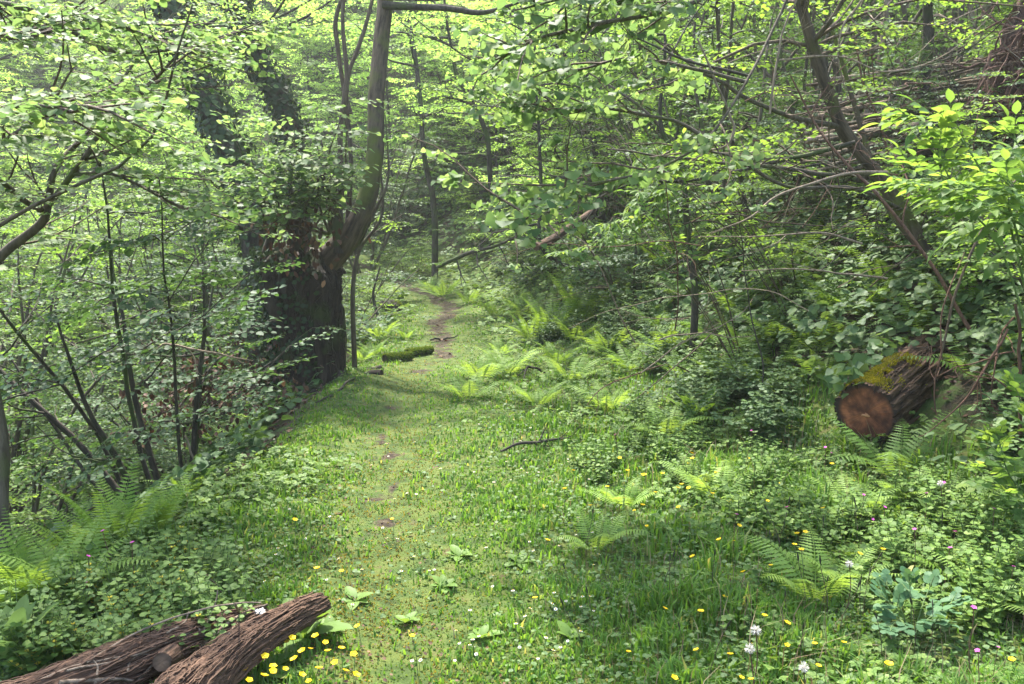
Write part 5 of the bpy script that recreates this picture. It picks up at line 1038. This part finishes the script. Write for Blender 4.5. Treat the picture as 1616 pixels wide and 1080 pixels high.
q = np.random.default_rng(64)
def leaf_cloud(name, label, cat, pts, n, spread, size, mat, T, wid, hang, seed):
    q = np.random.default_rng(seed); c0 = pts[0]; root = thing(name, label, cat, c0); ml, mw = MB(), MB()
    L = smoothline([np.array(p) - np.array(c0) for p in pts], 30); tube(mw, wob(L, .02, 1, seed), [.006, .004, .002], 5)
    i = q.integers(0, 29, n); Pp = L[i] + q.normal(0, 1, (n, 3)) * spread; D = nrm(q.normal(0, 1, (n, 3)) + [0, 0, hang]); N_ = nrm(q.normal(0, .5, (n, 3)) + [0, -.5, 1])
    leafset(ml, Pp, D, N_, size * q.uniform(.55, 1.2, n), T, wid); mw.obj('stem', TWIG_BROWN, root); ml.obj('leaves', mat, root); return root
leaf_cloud('ivy_trail', 'pale shiny ivy leaves trailing along the upper left side of the mossy log', 'plant', [P(1325, 612, 5.1), P(1345, 590, 5.3), P(1385, 560, 5.6), P(1440, 520, 6.0)], 90, [.05, .05, .035], .065, LEAF_BRAMBLE, HEART, .9, -.1, 1)
for k, (u, v, y, lab) in enumerate([(330, 600, 6.6, 'brown withered leaves hanging in the hazel, right group'), (300, 640, 6.2, 'brown withered leaves hanging low over the dark edge'), (420, 610, 7.6, 'brown withered leaves beside the foot of the pollard'), (360, 570, 7.2, 'brown withered leaves high in the hazel thicket')]):
    leaf_cloud('withered_spray', lab, 'branch', [P(u - 60, v + 20, y), P(u - 10, v, y - .1), P(u + 50, v + 14, y)], 190, [.16, .14, .13], .05, DEADLEAF, OVAL, .6, -1.0, 10 + k)
# ================================================================ flowers
def flower(name, cat, petals, mat, pr, h, seed, center=None, cup=.5, wid=1.0, stem=STEM_GREEN, sr=.0013):
    q = np.random.default_rng(seed); root = thing(name, 'x', cat); st = wob(smoothline([(0, 0, -.02), (.005, .004, h * .5), (.0, 0, h)], 8), .006, 1, seed); mw = MB(); tube(mw, st, sr, 4, cap=False); mw.obj('stem', stem, root)
    top = st[-1]; mb = MB(); tl = np.array([q.normal(0, .25), q.normal(-.2, .25), 1.]); tl = nrm(tl); A = nrm(np.cross(tl, [1, 0, 0])); B = np.cross(tl, A)
    for k in range(petals):
        a = k * 6.283 / petals; d = A * math.cos(a) + B * math.sin(a); leafset(mb, [top], [d + tl * cup], [tl - d * cup], [pr], HEX, wid)
    mb.obj('blossom', mat, root)
    if center: mc = MB(); tube(mc, [top, top + tl * .004], [.0035, .002], 8); mc.obj('flower_centre', center, root)
    return root
q = np.random.default_rng(55)
CEN = plain('flower_centre', (.55, .36, .02))
def H_(p, h): p['tall'] = h; return p
BC = [H_(flower('buttercup', 'flower', 5, YEL, .0135, h, i, CEN, .45, 1.15), h) for i, h in enumerate((.13, .17, .10))]
fl = set()
def put(protos, pts, ph, grp, sc=(.8, 1.15)):
    for k, (u, v) in enumerate(pts):
        pr = protos[k % len(protos)]; g = G(u, v + 10); g = G(u, v + 1400 * pr.get('tall', .02) / max(g.y, 2)); g = G(u, v + 1400 * pr.get('tall', .02) / max(g.y, 2)); o = place(pr, fl, g, q.uniform(0, 6.28), q.uniform(*sc), (q.normal(0, .08), q.normal(0, .08))); o['category'] = 'flower'; o['group'] = grp; auto(o, ph)
bc = [(975,725),(985,745),(1010,748),(1020,745),(1045,742),(1035,775),(1065,770),(1003,797),(985,790),(1085,718),(1100,725),(1078,735),(1130,740),(1080,765),(1090,772),(1190,735),(1183,722),(1165,830),(1150,790),(1205,775),(1250,845),(1265,840),(1255,858),(1160,850),(1145,852),(1265,868),(1240,1010),(1228,985),(1110,965),(1150,1035),(1165,1050),(1280,1030),(1145,935),(1210,965),(1190,1055),(1100,1020),(1595,1035),(1310,735),(1345,755),(1345,870),(850,855),(845,940),(900,740),(895,775),(1000,800),(930,800),(1285,1000),(1060,1070),
 (500,900),(540,890),(465,825),(620,815),(658,990),(1260,790),(1230,760),(1120,780),(1300,805),(1020,820),(955,770),(1070,800),(1380,860),(1215,880),(1175,905),(1330,1000),(1400,1050),(1095,880),(1040,950),(990,1010)]
put(BC, bc, 'yellow buttercup in the meadow', 'buttercups')
bc += [(float(np.clip(q.normal(1080, 130), 860, 1420)), float(q.uniform(705, 900))) for _ in range(45)]
lg = [(340,1060),(370,1045),(385,1060),(400,1035),(420,1040),(430,1020),(440,1055),(455,1045),(460,1010),(480,1035),(490,1020),(500,1010),(520,1010),(525,1045),(500,1060),(415,1070),(360,1070),(475,1065),(555,1035),(545,1020),(570,990),(445,1005),(470,1050),(510,1030),(395,1072),(540,1060),(350,1035),(425,1060),(488,1072),(560,1065)]
put([BC[2]], lg, 'yellow buttercup crowding the fallen log', 'buttercups', (.9, 1.25))
DA = [flower('daisy', 'flower', 9, WHI, .0075, h, 30 + i, CEN, .15, .6) for i, h in enumerate((.035, .05))]
dp = []
while len(dp) < 150:
    u, v = q.normal(820, 240), q.uniform(640, 1070)
    if 330 < u < 1600 and v > 1000 - u and v > footv(u) + 20 and fbm(u / 90, v / 90, 0, 2, 3) > .42: dp.append((u, v))
put(DA, dp, 'tiny white daisy in the turf', 'daisies', (.8, 1.2))
PK = [flower('herb_robert', 'flower', 5, PINK, .009, h, 40 + i, None, .2, .9, TWIG_RED) for i, h in enumerate((.16, .22))]
PK = [H_(p, .17) for p in PK]
put(PK, [(1480,740),(1530,1000),(1600,850),(1480,885),(1540,1025),(1560,1020),(1395,800),(1360,790),(1490,765),(1455,790),(1375,800),(1155,835),(1240,795),(1590,900),(1500,830),(1300,720),(1310,700),(1570,830),(1610,930),(1180,690),(150,880),(180,870),(140,905),(205,890),(975,690),(1445,860)], 'small pink herb robert flower', 'pink flowers', (.8, 1.2))
def clock(seed):
    q = np.random.default_rng(seed); root = thing('dandelion_clock', 'x', 'flower'); h = .22; mw = MB(); st = smoothline([(0, 0, -.02), (.01, 0, h / 2), (0, .01, h)], 8); tube(mw, st, .0018, 5, cap=False); mw.obj('stem', TWIG_RED, root); mb = MB(); d = nrm(q.normal(0, 1, (70, 3)))
    leafset(mb, st[-1] + d * .003, d, nrm(q.normal(0, 1, (70, 3))), .015, HEX, .18); mb.obj('seed_head', petal('seed_down', (.7, .66, .62)), root); return root
DC = [H_(clock(1), .2)]
put(DC, [(1335, 885), (1185, 1000), (1186, 1035), (1482, 765), (1280, 1060)], 'dandelion gone to seed', 'seeding dandelions', (.9, 1.1))
# plantain seed heads
def plantain(seed):
    root = thing('plantain_spike', 'x', 'plant'); mw = MB(); st = wob(smoothline([(0, 0, -.02), (.02, 0, .1), (.05, .0, .2)], 10), .01, 1, seed); tube(mw, st, .0012, 4, cap=False); mw.obj('stem', TWIG_BROWN, root); mb = MB(); d = nrm(st[-1] - st[-2]); tube(mb, [st[-1], st[-1] + d * .012, st[-1] + d * .03], [.002, .0038, .001], 8); mb.obj('seed_head', BARK_DARK, root); return root
PL = [plantain(1), plantain(2)]
put(PL, [(q.uniform(850, 1500), q.uniform(850, 1075)) for _ in range(40)], 'dark plantain seed spike', 'plantain spikes', (.7, 1.2))
# ================================================================ haze
def haze():
    x0, x1, y0, y1, z0, z1 = -75, 65, -19, 100, -9, 42
    V = [(x, y, z) for x in (x0, x1) for y in (y0, y1) for z in (z0, z1)]
    F = [(0, 1, 3, 2), (4, 6, 7, 5), (0, 4, 5, 1), (2, 3, 7, 6), (0, 2, 6, 4), (1, 5, 7, 3)]
    mb = MB(); mb.add(V, F); m, n, o = newmat('haze_air'); v = n.nodes.new('ShaderNodeVolumePrincipled')
    v.inputs['Color'].default_value = (.93, .97, .93, 1); v.inputs['Density'].default_value = .0013; v.inputs['Anisotropy'].default_value = .35
    n.links.new(v.outputs[0], o.inputs['Volume']); h = mb.obj('haze', m, smooth=False); h['kind'] = 'stuff'; h['label'] = 'thin pale woodland air between the trees'
haze()
# ================================================================ labels that say which one
MARKS = [('the mossy cut log', 2.5, 5.4), ('the bark log', -1.2, 3.0), ('the old hollow pollard', -2.1, 9.1), ('the path end', -2.5, 20), ('the elder sprays', 2.4, 3.9),
         ('the leaning bank tree', 3.4, 6.8), ('the brushwood stack', 5.0, 9.6), ('the bank ferns', .6, 10.2), ('the left slope edge', -2.0, 5.2), ('the short mossy logs', -1.4, 12),
         ('the valley bottom', -8, 14), ('the overhanging limb', -4, 6.5), ('the track middle', -.6, 5)]
ORD = ['', 'nearest', 'second nearest', 'third nearest', 'fourth nearest', 'fifth nearest', 'sixth nearest', 'seventh nearest', 'eighth nearest', 'ninth nearest', 'tenth nearest', 'eleventh nearest', 'twelfth nearest']
bins = {}
for o, ph, mk in PENDING:
    x, y = o.location.x, o.location.y
    m = min(MARKS, key=lambda m: (m[1] - x) ** 2 + (m[2] - y) ** 2)
    bins.setdefault((ph, m[0]), []).append(((m[1] - x) ** 2 + (m[2] - y) ** 2, o))
for (ph, mk), L in bins.items():
    L.sort(key=lambda a: a[0])
    for i, (_, o) in enumerate(L):
        o['label'] = f'{ph}, {ORD[i + 1]} to {mk}' if i < 12 else f'{ph}, farther from {mk}'

for o in bpy.data.objects:
    if 'tall' in o: del o['tall']
